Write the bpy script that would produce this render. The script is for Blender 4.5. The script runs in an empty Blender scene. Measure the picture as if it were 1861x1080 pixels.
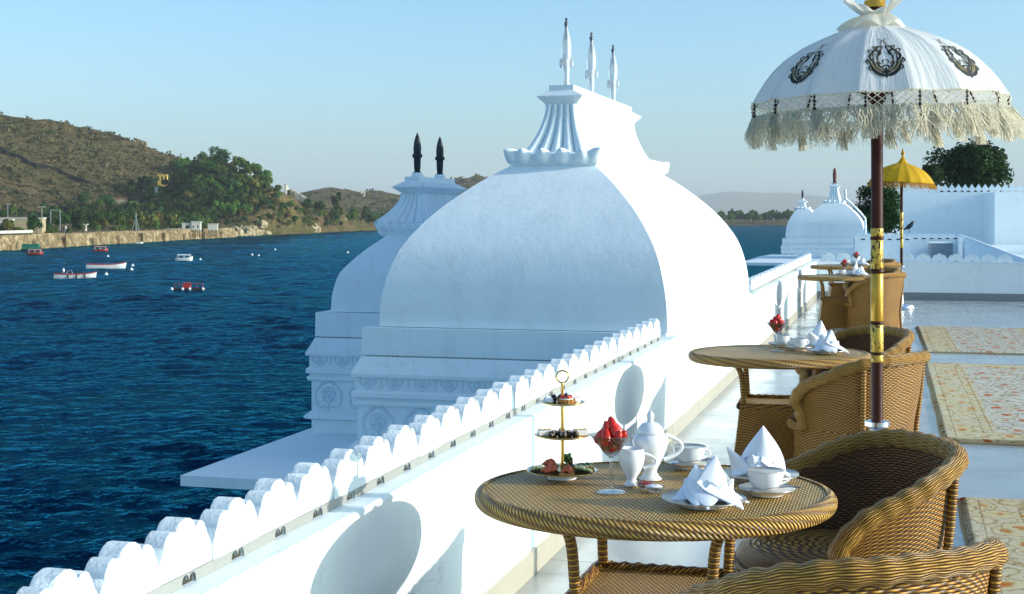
import bpy, math, random
from mathutils import Vector, Matrix, noise as mnoise
R = math.radians
PI = math.pi
SC = bpy.context.scene
COL = SC.collection

# ------------------------------------------------------------------ camera
CAMZ = 1.51
FPX = 2585.0                      # focal length in pixels of the 1861 px photo (50 mm lens)
cam_d = bpy.data.cameras.new('camera')
cam = bpy.data.objects.new('camera', cam_d)
COL.objects.link(cam)
cam.location = (0, 0, CAMZ)
cam.rotation_euler = (R(90), 0, 0)
cam_d.sensor_width = 36
cam_d.lens = 50.0
cam_d.shift_y = -(540 - 388) / 1861.0
cam_d.clip_start = 0.1
cam_d.clip_end = 40000
SC.camera = cam

# ------------------------------------------------------------------ sky, sun, exposure
SUN_EL = R(15.5)
SUN_AZ = R(101)                    # from +Y towards +X
world = bpy.data.worlds.new('World')
SC.world = world
world.use_nodes = True
wn = world.node_tree.nodes
wl = world.node_tree.links
wn.clear()
sky = wn.new('ShaderNodeTexSky')
sky.sky_type = 'NISHITA'
sky.sun_disc = False
sky.sun_elevation = SUN_EL
sky.sun_rotation = SUN_AZ
sky.air_density = 0.85
sky.dust_density = 1.8
sky.ozone_density = 4.5
bg = wn.new('ShaderNodeBackground')
bg.inputs[1].default_value = 0.135
wo = wn.new('ShaderNodeOutputWorld')
tint = wn.new('ShaderNodeMix'); tint.data_type = 'RGBA'; tint.blend_type = 'MULTIPLY'
tint.inputs[0].default_value = 1.0
tint.inputs[7].default_value = (0.98, 1.03, 0.91, 1)
# the bright glow round the sun is recoloured whitish to cool shaded walls
bw = wn.new('ShaderNodeRGBToBW'); wl.new(sky.outputs[0], bw.inputs[0])
mr = wn.new('ShaderNodeMapRange'); mr.inputs[1].default_value = 2.2; mr.inputs[2].default_value = 6.0
wl.new(bw.outputs[0], mr.inputs[0])
gl_c = wn.new('ShaderNodeMix'); gl_c.data_type = 'RGBA'; gl_c.blend_type = 'MULTIPLY'; gl_c.inputs[0].default_value = 1.0
wl.new(bw.outputs[0], gl_c.inputs[6]); gl_c.inputs[7].default_value = (0.88, 1.04, 1.10, 1)
gmix = wn.new('ShaderNodeMix'); gmix.data_type = 'RGBA'
wl.new(mr.outputs[0], gmix.inputs[0]); wl.new(sky.outputs[0], gmix.inputs[6]); wl.new(gl_c.outputs[2], gmix.inputs[7])
wl.new(gmix.outputs[2], tint.inputs[6])
wl.new(tint.outputs[2], bg.inputs[0])
wl.new(bg.outputs[0], wo.inputs[0])
sun_d = bpy.data.lights.new('sun', 'SUN')
sun_d.energy = 2.1
sun_d.angle = R(0.5)
sun_d.color = (1.0, 0.94, 0.85)
sun = bpy.data.objects.new('sun', sun_d)
COL.objects.link(sun)
to_sun = Vector((math.sin(SUN_AZ) * math.cos(SUN_EL), math.cos(SUN_AZ) * math.cos(SUN_EL), math.sin(SUN_EL)))
sun.rotation_euler = to_sun.to_track_quat('Z', 'Y').to_euler()
SC.view_settings.view_transform = 'Standard'
SC.view_settings.look = 'None'
SC.view_settings.gamma = 1
SC.view_settings.exposure = 1.2
SC.cycles.max_bounces = 8
SC.cycles.transparent_max_bounces = 12
SC.cycles.volume_bounces = 0

# ------------------------------------------------------------------ helpers
def at(px, py, Y):
    """the point that stands at depth Y behind photo pixel (px, py)"""
    return Vector(((px - 930.5) / FPX * Y, Y, CAMZ - (py - 388) / FPX * Y))

def tag(o, label=None, cat=None, group=None, kind=None):
    if label: o['label'] = label
    if cat: o['category'] = cat
    if group: o['group'] = group
    if kind: o['kind'] = kind
    return o

def thing(name, label, cat, loc=(0, 0, 0), rz=0.0, group=None):
    o = bpy.data.objects.new(name, None)
    o.empty_display_size = 0.1
    COL.objects.link(o)
    o.location = loc
    o.rotation_euler = (0, 0, rz)
    return tag(o, label, cat, group)

KIDS = {}
def link_kid(o, parent):
    o.parent = parent
    KIDS.setdefault(parent.name, []).append(o)

def dup(o, loc=None, rz=None, label=None, group=None, parent=None, scale=None):
    """copy of a thing with copies of its parts and sub-parts (mesh data shared)"""
    c = o.copy()
    COL.objects.link(c)
    if parent: link_kid(c, parent)
    if loc is not None: c.location = loc
    if rz is not None: c.rotation_euler = (0, 0, rz)
    if scale is not None: c.scale = scale if hasattr(scale, '__len__') else (scale,) * 3
    if label: c['label'] = label
    if group: c['group'] = group
    for k in KIDS.get(o.name, []):
        dup(k, parent=c)
    return c

class MB:
    def __init__(self):
        self.v = []; self.f = []; self.uv = []
    def add(self, vs, fs, uvs=None):
        n = len(self.v)
        self.v += [tuple(p) for p in vs]
        for i, f in enumerate(fs):
            self.f.append(tuple(n + k for k in f))
            self.uv.append(uvs[i] if uvs else None)
        return self
    def box(self, x0, x1, y0, y1, z0, z1, M=None):
        vs = [Vector(p) for p in ((x0,y0,z0),(x1,y0,z0),(x1,y1,z0),(x0,y1,z0),(x0,y0,z1),(x1,y0,z1),(x1,y1,z1),(x0,y1,z1))]
        if M: vs = [M @ p for p in vs]
        return self.add(vs, [(0,3,2,1),(4,5,6,7),(0,1,5,4),(1,2,6,5),(2,3,7,6),(3,0,4,7)])
    def grid(self, fn, nu, nv, cu=False, uvs=None, flip=False):
        """fn(u,v) -> point, u,v in 0..1; cu closes the u direction"""
        vs = []; mu = nu if cu else nu + 1
        for j in range(nv + 1):
            for i in range(mu):
                vs.append(fn(i / nu, j / nv))
        fs = []; fu = []
        for j in range(nv):
            for i in range(nu):
                a = j * mu + i; b = j * mu + (i + 1) % mu
                q = (a, b, b + mu, a + mu)
                t = None
                if uvs:
                    t = [uvs(i / nu, j / nv), uvs((i + 1) / nu, j / nv), uvs((i + 1) / nu, (j + 1) / nv), uvs(i / nu, (j + 1) / nv)]
                if flip:
                    q = q[::-1]; t = t[::-1] if t else None
                fs.append(q); fu.append(t)
        return self.add(vs, fs, fu if uvs else None)
    def lathe(self, prof, seg=24, c=(0, 0, 0), rot=None, a0=0.0, sx=1.0, sy=1.0):
        vs = []; n = len(prof); L = [0.0]
        for k in range(1, n):
            L.append(L[-1] + math.hypot(prof[k][0] - prof[k-1][0], prof[k][1] - prof[k-1][1]))
        rm = max(p[0] for p in prof)
        for (r, z) in prof:
            for i in range(seg):
                a = a0 + 2 * PI * i / seg
                p = Vector((r * math.cos(a) * sx, r * math.sin(a) * sy, z))
                if rot: p = rot @ p
                vs.append(p + Vector(c))
        fs = []; fu = []
        for k in range(n - 1):
            for i in range(seg):
                a = k * seg + i; b = k * seg + (i + 1) % seg
                fs.append((a, b, b + seg, a + seg))
                u0 = 2 * PI * rm * i / seg; u1 = 2 * PI * rm * (i + 1) / seg
                fu.append([(u0, L[k]), (u1, L[k]), (u1, L[k+1]), (u0, L[k+1])])
        if prof[0][0] > 1e-6:
            fs.append(tuple(range(seg))[::-1]); fu.append([(0, 0)] * seg)
        if prof[-1][0] > 1e-6:
            fs.append(tuple(range((n - 1) * seg, n * seg))); fu.append([(0, 0)] * seg)
        return self.add(vs, fs, fu)
    def tube(self, path, rad, sides=8, caps=True, closed=False, u0=0.0):
        P = [Vector(p) for p in path]; n = len(P)
        T = []
        for i in range(n):
            if closed: t = P[(i + 1) % n] - P[i - 1]
            else: t = P[min(i + 1, n - 1)] - P[max(i - 1, 0)]
            T.append(t.normalized() if t.length > 1e-9 else Vector((0, 0, 1)))
        up = Vector((0, 0, 1)) if abs(T[0].z) < 0.9 else Vector((1, 0, 0))
        N = (up - T[0] * up.dot(T[0])).normalized()
        vs = []; Ls = [u0]; rr = []
        for i in range(n):
            if i:
                N = (N - T[i] * N.dot(T[i]))
                N = N.normalized() if N.length > 1e-9 else Vector((1, 0, 0))
                Ls.append(Ls[-1] + (P[i] - P[i-1]).length)
            B = T[i].cross(N)
            r = rad(Ls[-1]) if callable(rad) else (rad[i] if hasattr(rad, '__len__') else rad)
            rr.append(r)
            for k in range(sides):
                a = 2 * PI * k / sides
                vs.append(P[i] + (N * math.cos(a) + B * math.sin(a)) * r)
        rm = max(rr)
        fs = []; fu = []
        for i in range(n if closed else n - 1):
            j = (i + 1) % n
            l1 = Ls[j] if j else Ls[-1] + (P[0] - P[-1]).length
            for k in range(sides):
                k2 = (k + 1) % sides
                fs.append((i * sides + k, i * sides + k2, j * sides + k2, j * sides + k))
                v0 = 2 * PI * rm * k / sides; v1 = 2 * PI * rm * (k + 1) / sides
                fu.append([(Ls[i], v0), (Ls[i], v1), (l1, v1), (l1, v0)])
        if caps and not closed:
            fs.append(tuple(range(sides))[::-1]); fu.append([(0, 0)] * sides)
            fs.append(tuple(range((n - 1) * sides, n * sides))); fu.append([(0, 0)] * sides)
        return self.add(vs, fs, fu)
    def prism(self, poly, d):
        """closed planar polygon (3-D points) pushed along vector d"""
        P = [Vector(p) for p in poly]; n = len(P); d = Vector(d)
        vs = P + [p + d for p in P]
        fs = [tuple(range(n))[::-1], tuple(range(n, 2 * n))]
        fs += [(i, (i + 1) % n, n + (i + 1) % n, n + i) for i in range(n)]
        return self.add(vs, fs)
    def blob(self, c, r, seg=10, rings=6, M=None, jit=0.0, rnd=None):
        vs = []
        rx, ry, rz = r if hasattr(r, '__len__') else (r, r, r)
        for j in range(rings + 1):
            th = PI * j / rings
            for i in range(seg):
                a = 2 * PI * i / seg
                q = 1 + (rnd.uniform(-jit, jit) if rnd else 0)
                p = Vector((rx * math.sin(th) * math.cos(a) * q, ry * math.sin(th) * math.sin(a) * q, -rz * math.cos(th) * q))
                if j in (0, rings): p = Vector((0, 0, -rz * math.cos(th)))
                if M: p = M @ p
                vs.append(p + Vector(c))
        fs = []
        for j in range(rings):
            for i in range(seg):
                a = j * seg + i; b = j * seg + (i + 1) % seg
                fs.append((a, b, b + seg, a + seg))
        return self.add(vs, fs)
    def mesh(self, name, mat, smooth=True, angle=40):
        me = bpy.data.meshes.new(name)
        me.from_pydata(self.v, [], self.f)
        if any(u is not None for u in self.uv):
            lay = me.uv_layers.new(name='UVMap')
            flat = []
            for f, u in zip(self.f, self.uv):
                if u is None: flat += [0.0, 0.0] * len(f)
                else:
                    for q in u: flat += [q[0], q[1]]
            lay.data.foreach_set('uv', flat)
        me.materials.append(mat)
        me.validate()
        if smooth:
            me.polygons.foreach_set('use_smooth', [True] * len(me.polygons))
            if angle: me.set_sharp_from_angle(angle=R(angle))
        me.update()
        return me
    def build(self, name, mat, parent=None, smooth=True, angle=40, loc=None, rz=0.0):
        o = bpy.data.objects.new(name, self.mesh(name, mat, smooth, angle))
        COL.objects.link(o)
        if parent: link_kid(o, parent)
        if loc is not None: o.location = loc
        o.rotation_euler = (0, 0, rz)
        return o

def from_mesh(name, me, parent=None, loc=None, rz=0.0):
    o = bpy.data.objects.new(name, me)
    COL.objects.link(o)
    if parent: link_kid(o, parent)
    if loc is not None: o.location = loc
    o.rotation_euler = (0, 0, rz)
    return o

def lerp(a, b, t): return a + (b - a) * t
def interp(tab, x):
    if x <= tab[0][0]: return tab[0][1]
    for (x0, y0), (x1, y1) in zip(tab, tab[1:]):
        if x <= x1: return lerp(y0, y1, (x - x0) / (x1 - x0))
    return tab[-1][1]
def cat(pts, n):
    """Catmull-Rom through points (tuples of any length), n steps per span"""
    out = []
    P = [pts[0]] + list(pts) + [pts[-1]]
    for i in range(1, len(P) - 2):
        for k in range(n):
            t = k / n
            out.append(tuple(0.5 * (2*b + (c-a)*t + (2*a-5*b+4*c-d)*t*t + (3*b-a-3*c+d)*t*t*t)
                             for a, b, c, d in zip(P[i-1], P[i], P[i+1], P[i+2])))
    out.append(tuple(pts[-1]))
    return out

# ------------------------------------------------------------------ material kit
class NT:
    def __init__(self, name):
        self.m = bpy.data.materials.new(name)
        self.m.use_nodes = True
        self.t = self.m.node_tree
        self.t.nodes.clear()
        self.out = self.t.nodes.new('ShaderNodeOutputMaterial')
        self.b = self.t.nodes.new('ShaderNodeBsdfPrincipled')
        self.t.links.new(self.b.outputs[0], self.out.inputs[0])
    def n(self, typ, **kw):
        nd = self.t.nodes.new(typ)
        for k, v in kw.items(): setattr(nd, k, v)
        return nd
    def l(self, a, b): self.t.links.new(a, b)
    def set(self, **kw):
        for k, v in kw.items():
            key = k.replace('_', ' ')
            if hasattr(v, 'links') or isinstance(v, bpy.types.NodeSocket): self.l(v, self.b.inputs[key])
            else: self.b.inputs[key].default_value = v
        return self
    def math(self, op, a, b=None, c=None):
        nd = self.n('ShaderNodeMath', operation=op)
        for i, x in enumerate((a, b, c)):
            if x is None: continue
            if isinstance(x, (int, float)): nd.inputs[i].default_value = x
            else: self.l(x, nd.inputs[i])
        return nd.outputs[0]
    def coord(self, which='Object', scale=None, rot=None):
        tc = self.n('ShaderNodeTexCoord')
        s = tc.outputs[which]
        if scale is not None or rot is not None:
            mp = self.n('ShaderNodeMapping')
            if scale is not None: mp.inputs['Scale'].default_value = scale
            if rot is not None: mp.inputs['Rotation'].default_value = rot
            self.l(s, mp.inputs[0]); s = mp.outputs[0]
        return s
    def noise(self, vec, scale=5, detail=4, rough=0.55, dist=0.0):
        nd = self.n('ShaderNodeTexNoise')
        if vec is not None: self.l(vec, nd.inputs['Vector'])
        nd.inputs['Scale'].default_value = scale
        nd.inputs['Detail'].default_value = detail
        nd.inputs['Roughness'].default_value = rough
        nd.inputs['Distortion'].default_value = dist
        return nd.outputs['Fac']
    def ramp(self, fac, stops, interp='LINEAR'):
        nd = self.n('ShaderNodeValToRGB')
        nd.color_ramp.interpolation = interp
        el = nd.color_ramp.elements
        while len(el) < len(stops): el.new(0.5)
        for e, (p, c) in zip(el, stops):
            e.position = p
            e.color = (c[0], c[1], c[2], 1) if hasattr(c, '__len__') else (c, c, c, 1)
        self.l(fac, nd.inputs[0])
        return nd.outputs[0]
    def mix(self, fac, a, b, blend='MIX'):
        nd = self.n('ShaderNodeMix', data_type='RGBA', blend_type=blend)
        for idx, x in ((0, fac), (6, a), (7, b)):
            if isinstance(x, (int, float)): nd.inputs[idx].default_value = x
            elif hasattr(x, '__len__') and not isinstance(x, bpy.types.NodeSocket):
                nd.inputs[idx].default_value = (x[0], x[1], x[2], 1)
            else: self.l(x, nd.inputs[idx])
        return nd.outputs[2]
    def bump(self, h, strength=0.3, dist=0.01, normal=None):
        nd = self.n('ShaderNodeBump')
        nd.inputs['Strength'].default_value = strength
        nd.inputs['Distance'].default_value = dist
        self.l(h, nd.inputs['Height'])
        if normal is not None: self.l(normal, nd.inputs['Normal'])
        return nd.outputs[0]

def simple(name, col, rough=0.5, metal=0.0, spec=0.5, var=0.0, scale=20, **kw):
    k = NT(name)
    k.set(Roughness=rough, Metallic=metal, Specular_IOR_Level=spec)
    if var:
        f = k.noise(k.coord('Object'), scale, 4)
        c = k.mix(f, [x * (1 - var) for x in col], [min(1, x * (1 + var)) for x in col])
        k.set(Base_Color=c)
    else:
        k.set(Base_Color=(col[0], col[1], col[2], 1))
    for a, b in kw.items(): k.set(**{a: b})
    return k.m

def plaster(name, col=(0.80, 0.81, 0.82), grime=0.35, scale=1.0, bump=0.25):
    k = NT(name)
    g = k.coord('Object')
    f1 = k.noise(g, 3.0 * scale, 6, 0.65)
    f2 = k.noise(k.coord('Object', scale=(9 * scale, 9 * scale, 0.9 * scale)), 1.6, 4, 0.6)
    d = k.math('MULTIPLY', k.ramp(f1, [(0.45, 0), (0.75, 1)]), k.ramp(f2, [(0.45, 0.1), (0.75, 1)]))
    d = k.math('MULTIPLY', d, grime)
    dirt = [c * q for c, q in zip(col, (0.58, 0.57, 0.53))]
    c = k.mix(d, col, dirt)
    # rain streaks with shapes of their own, fine mottling, hairline cracks
    st = k.ramp(k.noise(k.coord('Object', scale=(26 * scale, 26 * scale, 1.1 * scale)), 1.0, 5, 0.7), [(0.60, 0), (0.80, 0.30)])
    c = k.mix(st, c, [x * q for x, q in zip(col, (0.70, 0.69, 0.66))])
    c = k.mix(k.ramp(k.noise(g, 55 * scale, 4, 0.7), [(0.35, 0.16), (0.65, 0.0)]), c, [x * 0.80 for x in col])
    vo = k.n('ShaderNodeTexVoronoi'); vo.feature = 'DISTANCE_TO_EDGE'; vo.inputs['Scale'].default_value = 1.7 * scale
    wv = k.n('ShaderNodeVectorMath', operation='MULTIPLY_ADD')
    nz = k.n('ShaderNodeTexNoise'); nz.inputs['Scale'].default_value = 5 * scale; nz.inputs['Detail'].default_value = 5; k.l(g, nz.inputs['Vector'])
    k.l(nz.outputs['Color'], wv.inputs[0]); wv.inputs[1].default_value = (0.5 / scale,) * 3; k.l(g, wv.inputs[2]); k.l(wv.outputs[0], vo.inputs['Vector'])
    ck = k.math('MULTIPLY', k.ramp(vo.outputs['Distance'], [(0.0, 0.5), (0.006, 0.0)]), k.ramp(k.noise(g, 1.3 * scale, 2), [(0.5, 0), (0.6, 1)]))
    c = k.mix(ck, c, [x * 0.45 for x in col])
    k.set(Base_Color=c, Roughness=0.75, Specular_IOR_Level=0.25)
    f3 = k.noise(g, 22 * scale, 5, 0.7)
    f4 = k.noise(g, 3.2 * scale, 3, 0.5)
    h = k.math('ADD', k.math('MULTIPLY', f3, 0.5), f4)
    k.set(Normal=k.bump(h, bump, 0.02))
    return k.m

def wicker(name, p=0.008, s=0.022, slant=0.0, dark=(0.035, 0.012, 0.003), mid=(0.34, 0.145, 0.018), light=(0.84, 0.46, 0.075), coordn='UV', swap=False, depth=0.8, amp=0.38):
    k = NT(name)
    sep = k.n('ShaderNodeSeparateXYZ')
    k.l(k.coord(coordn), sep.inputs[0])
    u, v = sep.outputs[0], sep.outputs[1]
    if swap: u, v = v, u
    if slant: v = k.math('ADD', v, k.math('MULTIPLY', u, slant))
    V = k.math('DIVIDE', v, p)
    U = k.math('DIVIDE', u, s)
    row = k.math('FLOOR', V)
    fv = k.math('FRACT', V)
    rnd = k.math('SINE', k.math('MULTIPLY', fv, PI))
    rnd = k.math('POWER', rnd, 0.7)
    wave = k.math('COSINE', k.math('MULTIPLY', k.math('ADD', U, row), PI))
    h = k.math('MULTIPLY', rnd, k.math('MULTIPLY_ADD', wave, amp, 1 - amp))
    # gap shade and crest highlights are put into the colour by weave height
    c = k.ramp(h, [(0.0, dark), (0.14, dark), (0.42, mid), (0.85, light)])
    # every strand has a tone of its own
    cmb = k.n('ShaderNodeCombineXYZ')
    k.l(k.math('MULTIPLY', row, 3.7), cmb.inputs[0])
    k.l(k.math('MULTIPLY', u, 4.0), cmb.inputs[1])
    f = k.noise(cmb.outputs[0], 1.0, 2)
    c = k.mix(k.math('MULTIPLY', f, 0.75), c, k.mix(1.0, c, (0.52, 0.40, 0.24), 'MULTIPLY'))
    f2 = k.noise(k.coord('Object'), 6, 4)
    c = k.mix(k.ramp(f2, [(0.4, 0), (0.75, 0.55)]), c, k.mix(1.0, c, (0.55, 0.48, 0.40), 'MULTIPLY'))
    k.set(Base_Color=c, Roughness=0.42, Specular_IOR_Level=0.5)
    k.set(Normal=k.bump(h, 0.9, p * depth))
    return k.m

M = {}
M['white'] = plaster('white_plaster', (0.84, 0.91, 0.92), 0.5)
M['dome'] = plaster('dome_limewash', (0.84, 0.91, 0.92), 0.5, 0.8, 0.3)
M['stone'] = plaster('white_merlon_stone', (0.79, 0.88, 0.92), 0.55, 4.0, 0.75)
M['band'] = plaster('grey_mortar', (0.33, 0.34, 0.31), 0.5, 5.0, 0.3)
M['relief'] = plaster('darkened_relief', (0.66, 0.76, 0.83), 0.8, 3.0, 0.4)  # darker tone puts relief shade into the colour; grime stains on top
M['drain'] = simple('dark_drain', (0.045, 0.045, 0.035), 0.9)  # near-black colour standing in for the shade inside the drain holes
M['skirt'] = simple('beige_marble', (0.46, 0.42, 0.33), 0.3, var=0.08, scale=6)
M['crystal'] = NT('crystal').set(Base_Color=(0.93, 0.95, 0.95, 1), Roughness=0.06, Transmission_Weight=0.62, IOR=1.45).m
M['iron'] = simple('black_iron', (0.012, 0.018, 0.022), 0.45, 0.2, var=0.3)
M['rust'] = simple('rust_metal', (0.12, 0.03, 0.02), 0.6, var=0.3)
M['porcelain'] = simple('porcelain', (0.82, 0.83, 0.84), 0.08, spec=0.6)
M['gold'] = simple('gold_rim', (0.75, 0.50, 0.15), 0.22, 1.0)
M['steel'] = simple('steel', (0.75, 0.76, 0.78), 0.2, 1.0)
def _thin_glass():
    k = NT('clear_glass')
    tr = k.n('ShaderNodeBsdfTransparent'); tr.inputs[0].default_value = (0.97, 0.985, 0.98, 1)
    gl = k.n('ShaderNodeBsdfGlossy'); gl.inputs['Roughness'].default_value = 0.02
    lw = k.n('ShaderNodeLayerWeight'); lw.inputs[0].default_value = 0.35
    mx = k.n('ShaderNodeMixShader')
    k.l(k.math('MULTIPLY_ADD', lw.outputs['Fresnel'], 0.75, 0.03), mx.inputs[0]); k.l(tr.outputs[0], mx.inputs[1]); k.l(gl.outputs[0], mx.inputs[2])
    k.l(mx.outputs[0], k.out.inputs[0]); k.t.nodes.remove(k.b)
    return k.m
M['glass'] = _thin_glass()
M['napkin'] = simple('linen', (0.84, 0.86, 0.90), 0.8, spec=0.2, var=0.02, scale=200)
M['cream'] = simple('cream', (0.80, 0.74, 0.62), 0.5, var=0.06, scale=90)
M['sponge'] = simple('sponge', (0.62, 0.44, 0.22), 0.8, var=0.25, scale=160)
M['crust'] = simple('crust', (0.46, 0.22, 0.06), 0.6, var=0.35, scale=120)
M['toast'] = simple('toast', (0.06, 0.025, 0.01), 0.8, var=0.4, scale=120)
M['salmon'] = simple('salmon', (0.50, 0.09, 0.03), 0.3, var=0.4, scale=90)
M['cucumber'] = simple('cucumber', (0.36, 0.44, 0.14), 0.35, var=0.35, scale=130)
M['herb'] = simple('herb', (0.05, 0.13, 0.02), 0.6, var=0.4, scale=90)
M['berry'] = simple('dark_berry', (0.02, 0.01, 0.025), 0.3, var=0.4, scale=160)
M['choc'] = simple('chocolate', (0.035, 0.015, 0.007), 0.45, var=0.4, scale=160)
M['jam'] = simple('jam', (0.25, 0.008, 0.006), 0.12)
M['sugar'] = simple('sugar', (0.85, 0.86, 0.87), 0.7, var=0.1, scale=300)
M['wood'] = simple('dark_wood', (0.050, 0.010, 0.005), 0.42, spec=0.25, var=0.35, scale=14)
M['rope'] = wicker('wicker_rope', 0.014, 0.02, slant=1.0)
def _berry():
    k = NT('strawberry')
    v = k.n('ShaderNodeTexVoronoi'); v.inputs['Scale'].default_value = 240
    k.l(k.coord('Object'), v.inputs['Vector'])
    c = k.ramp(v.outputs['Distance'], [(0.12, (0.60, 0.30, 0.04)), (0.25, (0.50, 0.012, 0.006)), (1, (0.62, 0.02, 0.01))])
    k.set(Base_Color=c, Roughness=0.22, Normal=k.bump(v.outputs['Distance'], 0.5, 0.002))
    return k.m
M['strawberry'] = _berry()
M['weave'] = wicker('wicker_weave')
M['weave_in'] = wicker('wicker_weave_shaded', light=(0.34, 0.14, 0.022), mid=(0.15, 0.055, 0.008))  # same weave, with the shade inside the chair put into darker strand colours
M['rim'] = wicker('wicker_rolled_rim', 0.0068, 0.034, swap=False, amp=0.24, mid=(0.36, 0.16, 0.02), light=(0.90, 0.53, 0.095), depth=1.3)
M['seat'] = wicker('wicker_seat', 0.007, 0.05)
M['top'] = wicker('wicker_top', 0.0080, 0.0145, coordn='Object', swap=True, light=(0.90, 0.63, 0.17), mid=(0.56, 0.34, 0.065), dark=(0.11, 0.055, 0.012), depth=0.8)
M['braid'] = wicker('wicker_braid', 0.012, 0.016, slant=0.9, light=(0.90, 0.58, 0.12), mid=(0.52, 0.27, 0.04), dark=(0.08, 0.035, 0.008))
M['wrap'] = wicker('wicker_wrapped_leg', 0.008, 5.0, swap=True, light=(0.80, 0.46, 0.075), mid=(0.46, 0.22, 0.03), dark=(0.12, 0.05, 0.01))

def _floor():
    k = NT('polished_marble')
    g = k.coord('Object')
    br = k.n('ShaderNodeTexBrick')
    br.offset = 0.5
    br.inputs['Scale'].default_value = 1.0
    br.inputs['Mortar Size'].default_value = 0.004
    br.inputs['Brick Width'].default_value = 1.22
    br.inputs['Row Height'].default_value = 0.92
    br.inputs['Color1'].default_value = (1, 1, 1, 1)
    br.inputs['Color2'].default_value = (0.88, 0.88, 0.88, 1)
    br.inputs['Mortar'].default_value = (0.45, 0.43, 0.38, 1)
    k.l(g, br.inputs['Vector'])
    f = k.noise(g, 1.6, 7, 0.62, 0.8)
    base = k.ramp(f, [(0.3, (0.33, 0.36, 0.36)), (0.62, (0.43, 0.445, 0.435))])
    st = k.ramp(k.noise(g, 0.55, 5, 0.6), [(0.5, 0), (0.7, 0.35)])
    base = k.mix(st, base, (0.30, 0.325, 0.32))
    c = k.mix(1.0, base, br.outputs['Color'], 'MULTIPLY')
    r = k.ramp(k.noise(g, 2.2, 5), [(0.3, 0.12), (0.7, 0.32)])
    k.set(Base_Color=c, Roughness=r, Specular_IOR_Level=0.65)
    k.set(Normal=k.bump(k.noise(g, 3.0, 3), 0.06, 0.01))
    return k.m
M['floor'] = _floor()

def _water():
    k = NT('lake_water')
    g = k.coord('Object')
    m1 = k.n('ShaderNodeMapping'); m1.inputs['Scale'].default_value = (0.85, 1.0, 1.0); m1.inputs['Rotation'].default_value = (0, 0, R(12))
    k.l(g, m1.inputs[0])
    m2 = k.n('ShaderNodeMapping'); m2.inputs['Scale'].default_value = (0.95, 1.0, 1.0); m2.inputs['Rotation'].default_value = (0, 0, R(-24))
    k.l(g, m2.inputs[0])
    a = k.noise(m1.outputs[0], 0.50, 3, 0.55, 0.6)
    b = k.noise(m2.outputs[0], 2.2, 4, 0.6, 0.4)
    c = k.noise(m1.outputs[0], 0.15, 2, 0.5, 0.5)
    h = k.math('ADD', k.math('MULTIPLY', a, 1.0), k.math('MULTIPLY', b, 0.36))
    h = k.math('ADD', h, k.math('MULTIPLY', c, 2.0))
    nb = k.bump(h, 1.0, 0.5)
    gl = k.n('ShaderNodeBsdfGlossy'); gl.inputs['Color'].default_value = (0.05, 0.44, 0.60, 1); gl.inputs['Roughness'].default_value = 0.06
    df = k.n('ShaderNodeBsdfDiffuse'); df.inputs['Color'].default_value = (0.0002, 0.008, 0.030, 1)
    fr = k.n('ShaderNodeFresnel'); fr.inputs['IOR'].default_value = 1.55
    mx = k.n('ShaderNodeMixShader')
    for q in (gl, df, fr): k.l(nb, q.inputs['Normal'])
    fp_ = k.math('MINIMUM', k.math('MULTIPLY', k.math('POWER', fr.outputs[0], 1.35), 1.1), 1.0)
    k.l(fp_, mx.inputs[0]); k.l(df.outputs[0], mx.inputs[1]); k.l(gl.outputs[0], mx.inputs[2])
    k.l(mx.outputs[0], k.out.inputs[0])
    k.t.nodes.remove(k.b)
    return k.m
M['water'] = _water()

def _terrain():
    k = NT('dry_hillside')
    g = k.coord('Object')
    f = k.noise(g, 0.035, 8, 0.7)
    f2 = k.noise(g, 0.16, 6, 0.7)
    c1 = k.ramp(f2, [(0.25, (0.055, 0.042, 0.022)), (0.5, (0.140, 0.095, 0.045)), (0.75, (0.26, 0.175, 0.085))])
    c2 = k.ramp(f2, [(0.3, (0.05, 0.055, 0.02)), (0.7, (0.19, 0.15, 0.055))])
    c = k.mix(k.ramp(f, [(0.36, 0), (0.58, 1)]), c1, c2)
    k.set(Base_Color=c, Roughness=0.95, Specular_IOR_Level=0.1)
    k.set(Normal=k.bump(f2, 1.0, 3.0))
    return k.m
M['terrain'] = _terrain()
def _rock(name, c0, c1, c2, sc):
    k = NT(name)
    g = k.coord('Object')
    f = k.noise(g, sc, 8, 0.7)
    v = k.n('ShaderNodeTexVoronoi'); v.feature = 'DISTANCE_TO_EDGE'; v.inputs['Scale'].default_value = sc * 1.6
    k.l(g, v.inputs['Vector'])
    c = k.ramp(f, [(0.25, c0), (0.5, c1), (0.7, c2)])
    e = k.ramp(v.outputs['Distance'], [(0.0, 0.35), (0.08, 1.0)])
    c = k.mix(1.0, c, e, 'MULTIPLY')
    k.set(Base_Color=c, Roughness=0.9, Specular_IOR_Level=0.2)
    k.set(Normal=k.bump(k.math('ADD', f, v.outputs['Distance']), 0.9, 0.8))
    return k.m
M['ashlar'] = _rock('embankment_stone', (0.06, 0.04, 0.02), (0.25, 0.18, 0.09), (0.55, 0.44, 0.25), 0.24)
M['rock'] = _rock('cream_rock', (0.18, 0.13, 0.07), (0.48, 0.38, 0.22), (0.66, 0.56, 0.37), 0.5)
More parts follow.
